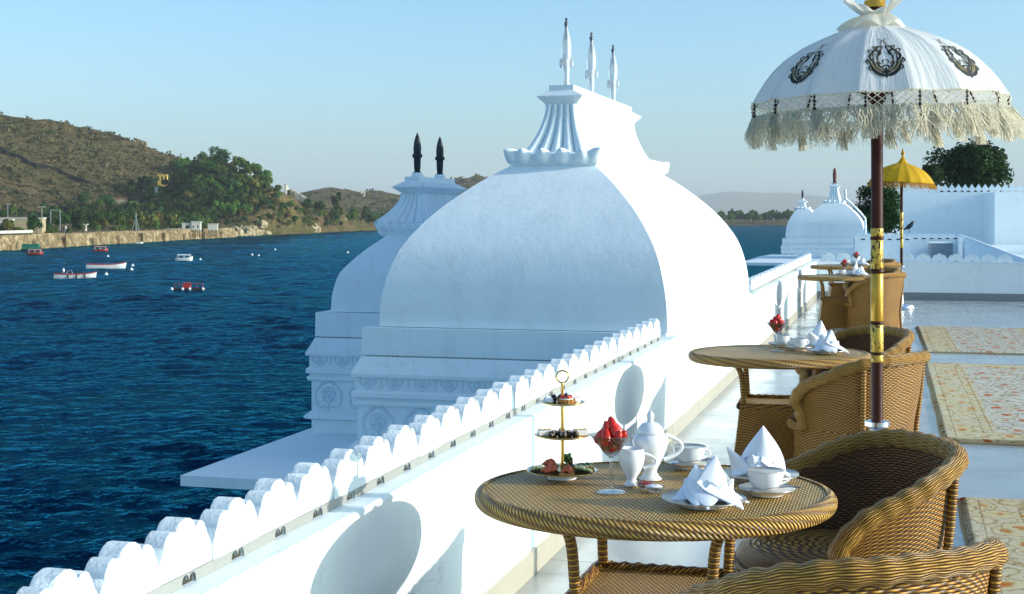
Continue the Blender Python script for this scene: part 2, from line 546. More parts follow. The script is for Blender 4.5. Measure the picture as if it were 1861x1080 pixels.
def foliage(name, a, b, sc=0.5):
    k = NT(name)
    oi = k.n('ShaderNodeObjectInfo')
    f = k.noise(k.coord('Object'), sc, 3)
    c = k.mix(k.ramp(f, [(0.35, 0), (0.65, 1)]), a, b)
    hs = k.n('ShaderNodeHueSaturation')
    k.l(k.math('MULTIPLY_ADD', oi.outputs['Random'], 0.06, 0.47), hs.inputs['Hue'])
    k.l(k.math('MULTIPLY_ADD', oi.outputs['Random'], 0.9, 0.6), hs.inputs['Value'])
    k.l(c, hs.inputs['Color'])
    k.set(Base_Color=hs.outputs[0], Roughness=0.7, Specular_IOR_Level=0.2)
    tr = k.n('ShaderNodeBsdfTranslucent'); k.l(hs.outputs[0], tr.inputs[0])
    mx = k.n('ShaderNodeMixShader'); mx.inputs[0].default_value = 0.25
    k.l(k.b.outputs[0], mx.inputs[1]); k.l(tr.outputs[0], mx.inputs[2]); k.l(mx.outputs[0], k.out.inputs[0])
    return k.m
M['leaf_dark'] = foliage('leaf_dark', (0.020, 0.055, 0.012), (0.060, 0.125, 0.022))
M['leaf_mid'] = foliage('leaf_mid', (0.055, 0.12, 0.016), (0.16, 0.23, 0.035))
M['leaf_olive'] = foliage('leaf_olive', (0.10, 0.105, 0.022), (0.22, 0.19, 0.045))
M['leaf_dry'] = foliage('leaf_dry', (0.17, 0.095, 0.03), (0.30, 0.17, 0.05))
M['scrub'] = foliage('scrub_leaf', (0.055, 0.065, 0.02), (0.16, 0.115, 0.045), 0.05)
M['leaf_court'] = foliage('leaf_court', (0.010, 0.030, 0.007), (0.030, 0.062, 0.012))
M['bark'] = simple('bark', (0.10, 0.075, 0.05), 0.9, var=0.3, scale=3)
M['boat_white'] = simple('boat_white', (0.80, 0.80, 0.78), 0.45, var=0.06, scale=2)
M['boat_red'] = simple('boat_red', (0.42, 0.035, 0.02), 0.5, var=0.2, scale=2)
M['boat_pink'] = simple('boat_pale_red', (0.62, 0.25, 0.20), 0.6, var=0.15, scale=2)
M['boat_green'] = simple('boat_green', (0.012, 0.17, 0.10), 0.6, var=0.2, scale=2)
M['boat_dark'] = simple('boat_dark', (0.02, 0.014, 0.012), 0.6, var=0.2, scale=2)
M['house_white'] = simple('house_limewash', (0.58, 0.55, 0.46), 0.8, var=0.12, scale=0.6)
M['house_cream'] = simple('house_cream', (0.42, 0.34, 0.20), 0.8, var=0.25, scale=0.6)
M['house_yellow'] = simple('house_yellow', (0.52, 0.36, 0.08), 0.8, var=0.12, scale=0.6)
M['roof_red'] = simple('roof_red', (0.26, 0.085, 0.04), 0.85, var=0.3, scale=1.0)
M['void'] = simple('dark_opening', (0.012, 0.012, 0.012), 0.9)
M['pole_grey'] = simple('pole_grey', (0.28, 0.30, 0.30), 0.5)
M['grass'] = simple('shore_grass', (0.10, 0.13, 0.03), 0.95, var=0.3, scale=0.05)

# ================================================================== SETTING
WATER_Z = CAMZ - 12.0
def struct(name, mb, mat, smooth=True, angle=40, loc=None, rz=0.0):
    return tag(mb.build(name, mat, None, smooth, angle, loc, rz), kind='structure')

import numpy as np
def make_lake():
    rg = np.random.default_rng(12)
    WV = []
    for i in range(90):
        lam = math.exp(rg.uniform(math.log(.75), math.log(9.0)))
        ang = R(96) + rg.normal(0, R(30))
        WV.append((lam, math.cos(ang), math.sin(ang), rg.uniform(0, 6.28)))
    sl = .21 * math.sqrt(2 / len(WV))
    V = []; F = []; base = 0
    def patch(x0, x1, y0, y1, st, lam_min, fade):
        nonlocal base
        nx = int(round((x1 - x0) / st)) + 1; ny = int(round((y1 - y0) / st)) + 1
        X, Y = np.meshgrid(np.linspace(x0, x1, nx), np.linspace(y0, y1, ny))
        # gusts: waves stand higher in some stretches
        gust = .75 + .25 * np.sin(X * .045 + Y * .02 + 1.0) * np.sin(Y * .037 - X * .012) + .2 * np.sin(X * .11 - Y * .06)
        edge = np.ones_like(X)
        for (q, lo) in fade: edge *= np.clip((q(X, Y)) / lo, 0, 1)
        Z = np.zeros_like(X); DX = np.zeros_like(X); DY = np.zeros_like(X)
        for lam, cx, cy, ph in WV:
            kk = 2 * math.pi / lam; A = sl / kk
            w = np.ones_like(X)
            if lam < lam_min: continue
            if lam < 3.0: w = np.clip((205 - Y) / 45, 0, 1)
            th = kk * (cx * X + cy * Y) + ph
            Z += A * w * np.sin(th); DX += -.7 * A * cx * w * np.cos(th) * -1; DY += .7 * A * cy * w * np.cos(th)
        g = gust * edge
        P = np.stack([X + DX * g, Y + DY * g, WATER_Z + Z * g], -1).reshape(-1, 3)
        I = np.arange(nx * ny).reshape(ny, nx)
        Q = np.stack([I[:-1, :-1], I[:-1, 1:], I[1:, 1:], I[1:, :-1]], -1).reshape(-1, 4) + base
        V.append(P); F.append(Q); base += nx * ny
    patch(-84, 4, 40, 205, .25, 0, ((lambda x, y: x + 84, 6), (lambda x, y: 4 - x, 4), (lambda x, y: y - 40, 3)))
    patch(-190, 10, 205, 475, .75, 3.0, ((lambda x, y: x + 190, 6), (lambda x, y: 10 - x, 6), (lambda x, y: y + 999, 1)))
    patch(-190, 10, 475, 1000, 2.0, 4.5, ((lambda x, y: x + 190, 8), (lambda x, y: 10 - x, 8), (lambda x, y: 1000 - y, 40)))
    def quad(x0, x1, y0, y1):
        nonlocal base
        V.append(np.array([(x0, y0, WATER_Z), (x1, y0, WATER_Z), (x1, y1, WATER_Z), (x0, y1, WATER_Z)], float)); F.append(np.array([[0, 1, 2, 3]]) + base); base += 4
    quad(-9000, 9000, -300, 40); quad(-9000, -84, 40, 205); quad(4, 9000, 40, 205)
    quad(-9000, -190, 205, 1000); quad(10, 9000, 205, 1000); quad(-9000, 9000, 1000, 15500)
    V = np.concatenate(V).astype(np.float32); F = np.concatenate(F).astype(np.int32)
    me = bpy.data.meshes.new('lake')
    me.vertices.add(len(V)); me.vertices.foreach_set('co', V.ravel())
    me.loops.add(F.size); me.loops.foreach_set('vertex_index', F.ravel())
    me.polygons.add(len(F)); me.polygons.foreach_set('loop_start', np.arange(0, F.size, 4, dtype=np.int32))
    me.update(calc_edges=True); me.validate()
    me.polygons.foreach_set('use_smooth', np.ones(len(me.polygons), dtype=bool))
    me.materials.append(M['water'])
    return tag(from_mesh('lake', me), kind='structure')
make_lake()
struct('lake_bed', MB().add([(-9500, -400, WATER_Z - 3), (9500, -400, WATER_Z - 3), (9500, 15700, WATER_Z - 3), (-9500, 15700, WATER_Z - 3)], [(0, 1, 2, 3)]), M['terrain'], False)

SHORE = [(-260, 250), (-205, 380), (-167, 463), (-163, 526), (-154, 633), (-143, 739), (-127, 838), (-109, 969), (-60, 1170), (40, 1370), (200, 1410), (420, 1425), (900, 1500), (1900, 1600)]
def shore_d(x, y):
    """signed distance inland (+) from the waterline"""
    best = 1e9; sg = 1
    for (x0, y0), (x1, y1) in zip(SHORE, SHORE[1:]):
        dx, dy = x1 - x0, y1 - y0
        t = max(0, min(1, ((x - x0) * dx + (y - y0) * dy) / (dx * dx + dy * dy)))
        ex, ey_ = x - x0 - t * dx, y - y0 - t * dy
        d = math.hypot(ex, ey_)
        if d < best:
            best = d; sg = 1 if dx * ey_ - dy * ex > 0 else -1
    return best * sg
def ridge(pts, Y):
    return [tuple(at(px, py, Y + dy)) for px, py, dy in pts]
RIDGES = [
    (ridge([(-420, 120, 0), (-200, 165, 0), (-60, 192, 0), (0, 204, 0), (60, 213, 0), (130, 229, 0), (200, 246, 0), (265, 268, 0), (318, 300, 0), (360, 335, 0), (410, 372, 0)], 960), 0.33),
    (ridge([(318, 330, 0), (350, 318, 0), (395, 306, 0), (440, 310, 0), (480, 328, 0), (510, 345, 10), (545, 367, 25), (580, 390, 50), (612, 408, 90)], 830), 0.60),
    (ridge([(470, 356, 0), (540, 349, 0), (600, 339, 0), (650, 352, 0), (690, 346, 0), (722, 354, 0), (770, 388, 0)], 1600), 0.22),
    (ridge([(760, 372, 0), (800, 338, 0), (830, 324, 0), (870, 316, 0), (900, 326, 0), (960, 352, 0), (1050, 385, 0)], 1950), 0.30),
]
def terr(x, y):
    d = shore_d(x, y)
    if d < 0: return WATER_Z - 0.6 - min(2, -d * 0.2)
    top = -5.6 if y < 700 else (lerp(-5.6, -8.6, (y - 700) / 150) if y < 850 else -9.2)
    base = lerp(WATER_Z + 0.2, top, min(1, d / (2.0 if y < 700 else 16.0))) + 0.012 * min(d, 200)
    h = base
    for pts, s in RIDGES:
        for (x0, y0, z0), (x1, y1, z1) in zip(pts, pts[1:]):
            dx, dy = x1 - x0, y1 - y0
            t = max(0, min(1, ((x - x0) * dx + (y - y0) * dy) / (dx * dx + dy * dy)))
            dd = math.hypot(x - x0 - t * dx, y - y0 - t * dy)
            h = max(h, z0 + (z1 - z0) * t - s * dd)
    if d > 6 and h > base + 0.5:
        q = min(1, (h - base) / 12)
        h += q * (mnoise.fractal(Vector((x, y, 0)) / 38.0, 1.0, 2.0, 4) * 2.6 + mnoise.noise(Vector((x, y, 5)) / 9.0) * 0.9)
    return h
xs = [-1050 + 30 * i for i in range(15)] + [-600 + 7.5 * i for i in range(76)] + [-30 + 45 * i for i in range(46)]
ys = [260 + 20 * i for i in range(6)] + [380 + 7 * i for i in range(90)] + [1010 + 18 * i for i in range(75)]
TZ = [[terr(x, y) for x in xs] for y in ys]
tm = MB()
tm.add([(x, y, TZ[j][i]) for j, y in enumerate(ys) for i, x in enumerate(xs)],
       [(j * len(xs) + i, j * len(xs) + i + 1, (j + 1) * len(xs) + i + 1, (j + 1) * len(xs) + i) for j in range(len(ys) - 1) for i in range(len(xs) - 1)])
struct('hills', tm, M['terrain'], True, None)
import bisect
def tz(x, y):
    i = max(0, min(len(xs) - 2, bisect.bisect_right(xs, x) - 1)); j = max(0, min(len(ys) - 2, bisect.bisect_right(ys, y) - 1))
    u = (x - xs[i]) / (xs[i+1] - xs[i]); v = (y - ys[j]) / (ys[j+1] - ys[j])
    return lerp(lerp(TZ[j][i], TZ[j][i+1], u), lerp(TZ[j+1][i], TZ[j+1][i+1], u), v)
def hit(px, py, y0=400, y1=2300):
    """where the sight line of a photo pixel meets the far shore"""
    Y = y0
    while Y < y1:
        p = at(px, py, Y)
        if p.z < tz(p.x, p.y) and p.z > WATER_Z: return p
        Y += 3
    return None
rf = random.Random(3)
fh = MB()
def farhill(u, v):
    x = lerp(-6500, 8800, u); y = lerp(12000, 15000, v)
    px = x / 13500 * FPX + 930
    top = (388 - interp([(-900, 384), (900, 380), (1180, 374), (1270, 357), (1320, 349), (1370, 350), (1420, 351), (1470, 355), (1520, 362), (1600, 372), (1800, 376), (3800, 384)], px)) / FPX * 13500 + 12
    prof = math.sin(PI * v) ** 0.8 if 0 < v < 1 else 0
    return (x, y, WATER_Z + prof * (top + mnoise.fractal(Vector((x, y, 0)) / 700.0, 1.0, 2.0, 4) * 14))
fh.grid(farhill, 160, 14)
struct('far_hills', fh, M['terrain'], True, None)

# ------------------------------------------------------------------ terrace frame: x = away from the lake, y = along the parapet
WO = Vector((-1.56, 0, 0)); WRZ = -math.atan(0.276)
EN = Vector((math.cos(WRZ), math.sin(WRZ), 0)); EY = Vector((-math.sin(WRZ), math.cos(WRZ), 0))
def WF(a, b, z=0.0): return WO + EN * a + EY * b + Vector((0, 0, z))

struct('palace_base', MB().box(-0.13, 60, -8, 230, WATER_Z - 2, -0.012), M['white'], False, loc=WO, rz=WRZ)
struct('terrace_floor', MB().box(0.0, 14, -8, 26.2, -0.008, 0.0), M['floor'], False, loc=WO, rz=WRZ)

# merlon: stepped, lobed pointed arch with a heart-shaped drain at its foot
HALF = 0.1235
def merlon_outline(zb, zn, zt, half=HALF):
    prof = [(0, 1.0), (.07, .995), (.16, .97), (.25, .91), (.32, .82), (.36, .70), (.385, .70), (.43, .765), (.51, .79), (.61, .77), (.70, .70), (.77, .59), (.81, .47), (.82, .40), (.88, .30), (.94, .14), (1.0, 0.0)]
    rt = [(f * half, zn + h * (zt - zn)) for f, h in prof]
    lf = [(-x, z) for x, z in rt[::-1]][:-1]
    hole = []
    for cx in (0.0165, -0.0165):
        for k in range(6):
            a = PI * k / 5
            hole.append((cx + 0.0165 * math.cos(a), zb + 0.010 + 0.0155 * math.sin(a)))
    hole = [(0.033, zb)] + hole + [(-0.033, zb)]
    return lf + rt + [(half, zb)] + hole + [(-half, zb)]
MERS = []
for q_ in range(9):
    rq = random.Random(70 + q_)
    ol = [(x + (rq.uniform(-.0010, .0010) if .70 < z and abs(x) < .12 else 0), z + (rq.uniform(-.0012, .0010) if z > .705 else 0)) for x, z in merlon_outline(0.66, 0.724, 0.811)]
    n_ = len(ol); dep = -0.052
    mm = MB()
    # front face set in by a worn 2.5 mm arris, then the full-width slab
    cx_ = sum(x for x, z in ol) / n_; cz_ = .745
    def inset(pt, d):
        v_ = Vector((pt[0] - cx_, pt[1] - cz_)); l_ = v_.length
        return (pt[0] - v_.x / l_ * d * rq.uniform(.5, 1.6), pt[1] - v_.y / l_ * d * rq.uniform(.5, 1.6)) if pt[1] > .70 else pt
    fr0 = [inset(pt, .0030) for pt in ol]
    vs = [(0, x, z) for x, z in fr0] + [(-.003, x, z) for x, z in ol] + [(dep, x, z) for x, z in ol]
    fs = [tuple(range(n_))[::-1], tuple(range(2 * n_, 3 * n_))]
    for k_ in (0, 1): fs += [(k_*n_ + i, k_*n_ + (i+1) % n_, (k_+1)*n_ + (i+1) % n_, (k_+1)*n_ + i) for i in range(n_)]
    MERS.append(mm.add(vs, fs).mesh('merlon', M['stone'], True, 34))
MERX = MB().prism([(x, 0, z) for x, z in merlon_outline(0.66, 0.70, 0.81, 0.1345)][::-1], (0, 0.05, 0)).mesh('merlon', M['stone'], True, 50)

par = thing('parapet_wall', 'long white parapet wall with lobed merlons running beside the tables towards the far corner', 'parapet', WO, WRZ)
MBW = MB()
for (b0, b1) in ((-6, 26.2),):
    MBW.box(-0.13, 0.0, b0, b1, -0.01, 0.648)
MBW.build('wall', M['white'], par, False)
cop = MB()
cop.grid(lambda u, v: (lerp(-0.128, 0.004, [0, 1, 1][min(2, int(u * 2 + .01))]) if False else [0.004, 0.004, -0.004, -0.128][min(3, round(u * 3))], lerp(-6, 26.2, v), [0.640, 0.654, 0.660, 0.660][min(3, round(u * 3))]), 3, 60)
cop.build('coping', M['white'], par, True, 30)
sk = MB()
b = -6
while b < 26:
    sk.box(0.0, 0.012, b + 0.003, min(26.18, b + 1.217), 0.0, 0.105); b += 1.22
sk.build('skirting', M['skirt'], par, False)
bandm = MB()
merl = []
k = -12
while True:
    bb = 2.865 + k * 0.247
    if bb > 26.0: break
    if bb < 10.02 or bb > 15.72:
        merl.append(bb)
        hole = [(x, z) for x, z in merlon_outline(0.66, 0.724, 0.811) if abs(x) < 0.0345 and z < 0.69]
        pl = [(-HALF, 0.687), (HALF, 0.687), (HALF, 0.6605)] + [(0.033, .6605)] + [q for q in hole if q[1] > 0.6601] + [(-0.033, .6605)] + [(-HALF, 0.6605)]
        bandm.prism([(-0.076, x + bb, z) for x, z in pl], (-0.0035, 0, 0))
    k += 1
bandm.build('mortar_band', M['band'], par, False)
for bb in merl:
    if bb < 10: MB().box(-.125, -.0855, bb - .036, bb + .036, .6602, .690).build('drain', M['drain'], par, False)  # added dark block that paints the shade into each hole
for bb in merl:
    from_mesh('merlon', MERS[int(bb * 41) % 9], par, (-0.08 + .003 * math.sin(bb * 9), bb, 0))

# far end parapet
endp = thing('end_parapet', 'low shaded parapet wall with grey foot closing the far end of the terrace', 'parapet', WF(0, 26.2), WRZ)
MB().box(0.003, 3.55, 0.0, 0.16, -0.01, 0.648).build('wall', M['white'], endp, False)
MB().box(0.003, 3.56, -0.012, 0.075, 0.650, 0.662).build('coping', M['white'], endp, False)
MB().box(0.003, 3.55, -0.014, -0.002, 0.0, 0.13).build('skirting', simple('shadow_grey_skirting', (0.22, 0.24, 0.25), 0.5), endp, False)  # skirting whose grey has the shadow at the wall's foot painted in
for i in range(12):
    from_mesh('merlon', MERX, endp, (0.2 + i * 0.27, 0.08, 0))

# side wall of the lower roof beyond it
sw = thing('side_wall', 'low white wall with rounded top running back from the right end of the shaded end parapet', 'wall', WF(3.62, 26.4), WRZ)
MB().box(-0.15, 0.15, 0, 33.5, -0.01, 0.55).build('wall', M['white'], sw, False)
MB().tube([(0, 0.0, 0.55), (0, 33.5, 0.55)], 0.14, 12).build('coping', M['white'], sw, True)

# ------------------------------------------------------------------ pavilions
def rect_loft(mb, lv, x0, x1, y0, y1, caps=True):
    """lv: (out_left, out_right, out_front, out_back, z)"""
    vs = []; fs = []
    for l, r, f, b, z in lv:
        vs += [(x0 - l, y0 - f, z), (x1 + r, y0 - f, z), (x1 + r, y1 + b, z), (x0 - l, y1 + b, z)]
    for k in range(len(lv) - 1):
        for i in range(4):
            j = (i + 1) % 4
            fs.append((k*4 + i, k*4 + j, k*4 + 4 + j, k*4 + 4 + i))
    if caps:
        fs.append((3, 2, 1, 0)); n = (len(lv) - 1) * 4
        fs.append((n, n + 1, n + 2, n + 3))
    return mb.add(vs, fs)

M['tip'] = simple('dull_metal_tip', (0.16, 0.18, 0.19), 0.35, 0.6)
CRYSTAL = [(0.026, 0), (0.030, .012), (0.024, .02), (0.020, .05), (0.021, .11), (0.024, .15), (0.026, .19), (0.031, .23), (0.036, .30), (0.034, .36), (0.026, .42), (0.017, .455), (0.012, .475)]
def make_crystal():
    m = MB().lathe([(r * 1.15, z) for r, z in CRYSTAL], 6)
    for a in range(4):
        m.blob((0.042 * math.cos(a * PI / 2 + .2), 0.042 * math.sin(a * PI / 2 + .2), 0.195), (0.016, 0.016, 0.040), 8, 6)
    t = MB().lathe([(0.012, .475), (0.013, .495), (0.010, .50), (0.020, .505), (0.018, .522), (0.008, .535), (0.007, .54), (0.012, .548), (0.010, .557), (0.002, .566)], 10)
    return m, t
IRON = [(0.05, 0), (0.052, .02), (0.036, .03), (0.043, .06), (0.047, .16), (0.064, .165), (0.068, .18), (0.060, .20), (0.048, .205), (0.052, .25), (0.045, .31), (0.025, .37), (0.006, .405), (0.001, .408)]

def spray_relief(mb, cx, z, w, h, P):
    """raised lobed arch with a flower stem inside; P maps (along, out, z)"""
    pts = []
    for k in range(25):
        t = k / 24
        a = PI * (1.12 - 1.24 * t)
        rr = 1 + 0.07 * abs(math.sin(a * 4.0)) + (0.16 * max(0, 1 - abs(t - .5) * 9))
        pts.append(P(cx + w * rr * math.cos(a), 0.001, z + h * rr * math.sin(a)))
    pts = [P(cx - w * .78, .001, z - h * .8)] + pts + [P(cx + w * .78, .001, z - h * .8)]
    mb.tube(pts, 0.011, 6)
    mb.tube([P(cx, .001, z - h * 1.1), P(cx + .01, .001, z - h * .4), P(cx, .001, z + h * .15)], 0.008, 6)
    for k in range(7):
        a = PI * (k / 6) * 1.3 - 0.5
        mb.blob(P(cx + w * .38 * math.cos(a), 0, z + h * .2 + h * .36 * math.sin(a)), (0.026, 0.016, 0.026), 8, 6)
    for s in (-1, 1):
        mb.tube([P(cx, .001, z - h * .6), P(cx + s * w * .35, .001, z - h * .28), P(cx + s * w * .62, .001, z - h * .42)], [0.005, 0.011, 0.003], 6)
        mb.tube([P(cx, .001, z - h * .9), P(cx + s * w * .4, .001, z - h * .78), P(cx + s * w * .75, .001, z - h * .98)], [0.005, 0.013, 0.003], 6)

def pavilion(name, label, a1, b0, W, L, z0, prof, ratio, right_out, cap, finials, fin_kind, bottom, rr=1.0):
    root = thing(name, label, 'pavilion', WF(a1, b0, z0), WRZ)
    x0, x1, y0, y1 = -W, 0.0, 0.0, L
    pr = cat(prof, 5)
    d = MB()
    rect_loft(d, [(-a, -a * rr, -a * ratio, -a * ratio, h) for h, a in pr], x0, x1, y0, y1)
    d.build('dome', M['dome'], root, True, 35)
    ro = right_out
    # mouldings under the dome, top to bottom
    lv = [(.115, ro, .06, .06, -.004), (.118, ro, .063, .063, -.205), (.085, ro, .03, .03, -.206), (.085, ro, .03, .03, -.215), (.118, ro, .063, .063, -.216),
          (.165, ro, .125, .125, -.320), (.175, ro, .135, .135, -.335), (.175, ro, .135, .135, -.36)]
    rect_loft(MB(), [], 0, 1, 0, 1, False) if False else None
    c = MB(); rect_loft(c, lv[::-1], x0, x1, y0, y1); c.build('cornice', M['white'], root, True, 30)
    fz = MB(); rect_loft(fz, [(.150, ro, .11, .11, -.46), (.150, ro, .11, .11, -.36)], x0, x1, y0, y1)
    along = W + .25
    def PF(t, o, z): return Vector((x0 - .15 + t, y0 - .11 - o, z))
    def PL(t, o, z): return Vector((x0 - .15 - o, y0 - .11 + t, z))
    fz.build('frieze', M['white'], root, True, 40); fz = MB()
    for P, ln in ((PF, W + .15 + (ro if ro > 0 else 0)), (PL, L + .2)):
        n = max(2, int(ln / .19)); st = ln / n
        for i in range(n):
            q = (i + .5) * st
            fz.tube([P(q - .055, .001, -.375), P(q - .06, .001, -.40), P(q - .035, .001, -.425), P(q, .001, -.448), P(q + .035, .001, -.425), P(q + .06, .001, -.40), P(q + .055, .001, -.375)], 0.008, 6)
            fz.blob(P(q, -.006, -.400), (.035, .018, .028), 8, 6)
            fz.tube([P(q + st / 2, 0, -.365), P(q + st / 2, 0, -.44)], 0.006, 6)
    fz.build('frieze_relief', M['relief'], root, True, 40)
    ml = [(.155, ro, .115, .115, -.572), (.165, ro, .125, .125, -.56), (.165, ro, .125, .125, -.535), (.148, ro, .108, .108, -.530), (.148, ro, .108, .108, -.515), (.172, ro, .132, .132, -.508), (.172, ro, .132, .132, -.475), (.158, ro, .118, .118, -.4605)]
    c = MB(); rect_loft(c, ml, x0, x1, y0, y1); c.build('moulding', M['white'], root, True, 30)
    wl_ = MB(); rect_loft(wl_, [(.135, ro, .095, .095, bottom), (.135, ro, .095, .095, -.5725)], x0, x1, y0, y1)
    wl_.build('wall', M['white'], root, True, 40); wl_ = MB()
    def QF(t, o, z): return Vector((x0 - .135 + t, y0 - .095 - o, z))
    def QL(t, o, z): return Vector((x0 - .135 - o, y0 - .095 + t, z))
    for P, ln in ((QF, W + .135), (QL, L + .19)):
        n = max(1, int(ln / .285)); st = ln / n
        for i in range(n):
            spray_relief(wl_, (i + .5) * st, -.70, .112, .105, P)
    wl_.build('flower_relief', M['relief'], root, True, 40)
    bm = [(.137, ro, .097, .097, -.90), (.185, ro, .145, .145, -.885), (.185, ro, .145, .145, -.865), (.16, ro, .12, .12, -.845), (.15, ro, .11, .11, -.835), (.137, ro, .097, .097, -.825)]
    c = MB(); rect_loft(c, bm, x0, x1, y0, y1, False); c.build('base_moulding', M['white'], root, True, 30)
    # ---- ridge cap
    (cx, hw_n, yn0, yn1, h0, h1) = cap['neck']
    lb = MB()
    rect_loft(lb, [(0, 0, 0, 0, h0 - .03), (.03, .03, .03, .03, h0), (.05, .05, .05, .05, h0 + .06), (.05, .05, .05, .05, h0 + .075), (-.02, -.02, -.02, -.02, h0 + .10)], cx - hw_n, cx + hw_n, yn0, yn1)
    def petal(px_, py_, dx, dy, w, ln, rise):
        ang = math.atan2(dy, dx)
        Mx = Matrix.Rotation(ang, 3, 'Z') @ Matrix.Rotation(-rise, 3, 'Y')
        vs = []; seg = 10; rings = 8
        for j in range(rings + 1):
            t = j / rings
            rr = w * (math.sin(PI * min(1, t * .62 + .18)) ** .8) * (1 - max(0, t - .55) / .45) ** .55 if t < 1 else 0
            for i in range(seg):
                a = 2 * PI * i / seg
                vs.append(Vector((px_, py_, h0 + .055)) + Mx @ Vector((t * ln - .05, rr * math.cos(a), rr * .85 * math.sin(a))))
        fs = [(j*seg + i, j*seg + (i+1) % seg, (j+1)*seg + (i+1) % seg, (j+1)*seg + i) for j in range(rings) for i in range(seg)]
        lb.add(vs, fs)
    ps = cap['petal']
    for (ya, sg) in ((yn0, -1), (yn1, 1)):
        n = max(3, round(2 * hw_n / (ps * 1.05)))
        for i in range(n):
            petal(cx - hw_n + (i + .5) * 2 * hw_n / n, ya + sg * .03, 0, sg, ps * .50, ps * 1.15, .75)
    n = max(4, round((yn1 - yn0) / (ps * 1.1)))
    for (xa, sg) in ((cx - hw_n, -1), (cx + hw_n, 1)):
        for i in range(n):
            petal(xa + sg * .03, yn0 + (i + .5) * (yn1 - yn0) / n, sg, 0, ps * .52, ps * 1.0, .7)
        for yc in (yn0, yn1):
            petal(xa, yc, sg, -1 if yc == yn0 else 1, ps * .50, ps * 1.3, .6)
    lb.build('lotus_band', M['white'], root, True, 50)
    bd = MB()
    (bw0, bw1, by0, by1, ty0, ty1) = cap['body']
    lv = []
    for k in range(13):
        t = k / 12
        q = (1 - t) ** 1.7
        lv.append((lerp(bw1, bw0, q), lerp(bw1, bw0, q), -lerp(ty0, by0, q), lerp(ty1, by1, q), lerp(h0 + .07, h1, t)))
    rect_loft(bd, lv, cx, cx, 0, 0)
    for (ya_b, ya_t, sg) in ((by0, ty0, -1), (by1, ty1, 1)):
        for i in range(5):
            f = (i + .5) / 5 * 2 - 1
            bd.tube([(cx + f * lerp(bw1, bw0, (1 - k / 12) ** 1.7) * .98, lerp(ya_t, ya_b, (1 - k / 12) ** 1.7), lerp(h0 + .07, h1, k / 12)) for k in range(13)],
                    [lerp(bw1, bw0, (1 - k / 12) ** 1.7) * .185 for k in range(13)], 10)
    if cap['flute_sides']:
        n = 14
        for sg in (-1, 1):
            for i in range(n):
                f = (i + .5) / n
                bd.tube([(cx + sg * lerp(bw1, bw0, (1 - k / 8) ** 1.7), lerp(lerp(ty0, by0, (1 - k / 8) ** 1.7), lerp(ty1, by1, (1 - k / 8) ** 1.7), f), lerp(h0 + .07, h1, k / 8)) for k in range(9)],
                        [lerp(ty1 - ty0, by1 - by0, (1 - k / 8) ** 1.7) / n * .42 for k in range(9)], 8)
    bd.build('ridge_cap', M['dome'], root, True, 45)
    cn = MB()
    e = cap['eave']
    rect_loft(cn, [(bw1, bw1, -ty0, ty1, h1 - .01), (bw1 + .01, bw1 + .01, -ty0 + .01, ty1 + .01, h1 + .01), (bw1 + e, bw1 + e, -ty0 + e, ty1 + e, h1 + .06), (bw1 + e, bw1 + e, -ty0 + e, ty1 + e, h1 + .068),
                   (bw1 * .8, bw1 * .8, -ty0, ty1, h1 + .115), (bw1 * .8, bw1 * .8, -ty0, ty1, h1 + .155)], cx, cx, 0, 0)
    cn.build('ridge_cornice', M['white'], root, True, 30)
    for yf in finials:
        if fin_kind == 'crystal':
            m, t = make_crystal()
            o = m.build('finial', M['crystal'], root, True, 25, (cx, yf, h1 + .152))
            t.build('finial_tip', M['tip'], o, True, 40)
        elif fin_kind == 'iron':
            f = MB().lathe([(.06, 0), (.05, .03), (.04, .045)], 12).build('finial_foot', M['white'], root, True, 40, (cx, yf, h1 + .15))
            MB().lathe([(r * .72, z * .90 + .03) for r, z in IRON], 8).build('finial', M['iron'], root, True, 40, (cx, yf, h1 + .152))
        else:
            MB().lathe([(.09, 0), (.13, .03), (.05, .06), (.055, .09), (.07, .11), (.06, .15), (.07, .35), (.05, .52), (.01, .60)], 8).build('finial', M['rust'], root, True, 40, (cx, yf, h1 + .13))
    return root

PROF1 = [(0, 0), (.12, .003), (.226, .013), (.38, .044), (.54, .097), (.68, .176), (.83, .29), (.98, .44), (1.11, .594), (1.21, .735)]
CAP1 = dict(neck=(-1.055, .315, 1.0, 4.15, 1.21, 1.70), petal=.135, body=(.275, .125, 1.06, 4.07, 1.24, 3.74), eave=.06, flute_sides=False)
pavilion('domed_pavilion', 'large white curved-roof pavilion with three crystal finials rising right behind the parapet', -0.085, 10.23, 2.13, 5.35, .68, PROF1, 1.36, 0.0, CAP1, (1.42, 2.38, 3.34), 'crystal', -11.5)
PROF2 = [(0, 0), (.12, .005), (.225, .023), (.33, .058), (.44, .143), (.525, .225), (.60, .31), (.655, .375)]
CAP2 = dict(neck=(-.93, .16, .42, 2.0, .655, 1.0), petal=.085, body=(.22, .085, .40, 2.0, .72, 1.75), eave=.075, flute_sides=True)
pavilion('domed_pavilion', 'smaller white curved-roof bay with two black iron finials, half hidden behind the large dome', -2.213 + .45, 11.58, 1.40, 2.42, .68, PROF2, 1.1, -.02, CAP2, (.86, 1.50), 'iron', -11.5, rr=2.05)
# eave slab at the foot of both pavilions
ev = MB()
rect_loft(ev, [(0, 0, 0, 0, -.42), (0, 0, 0, 0, -.345), (-.3, 0, -.75, -.3, -.325)], -3.44, -.14, 9.5, 17.0)
tag(ev.build('eave_slab', M['white'], None, False, 30, WO, WRZ), 'flat white eave slab jutting out over the water below the two near pavilions', 'eave')

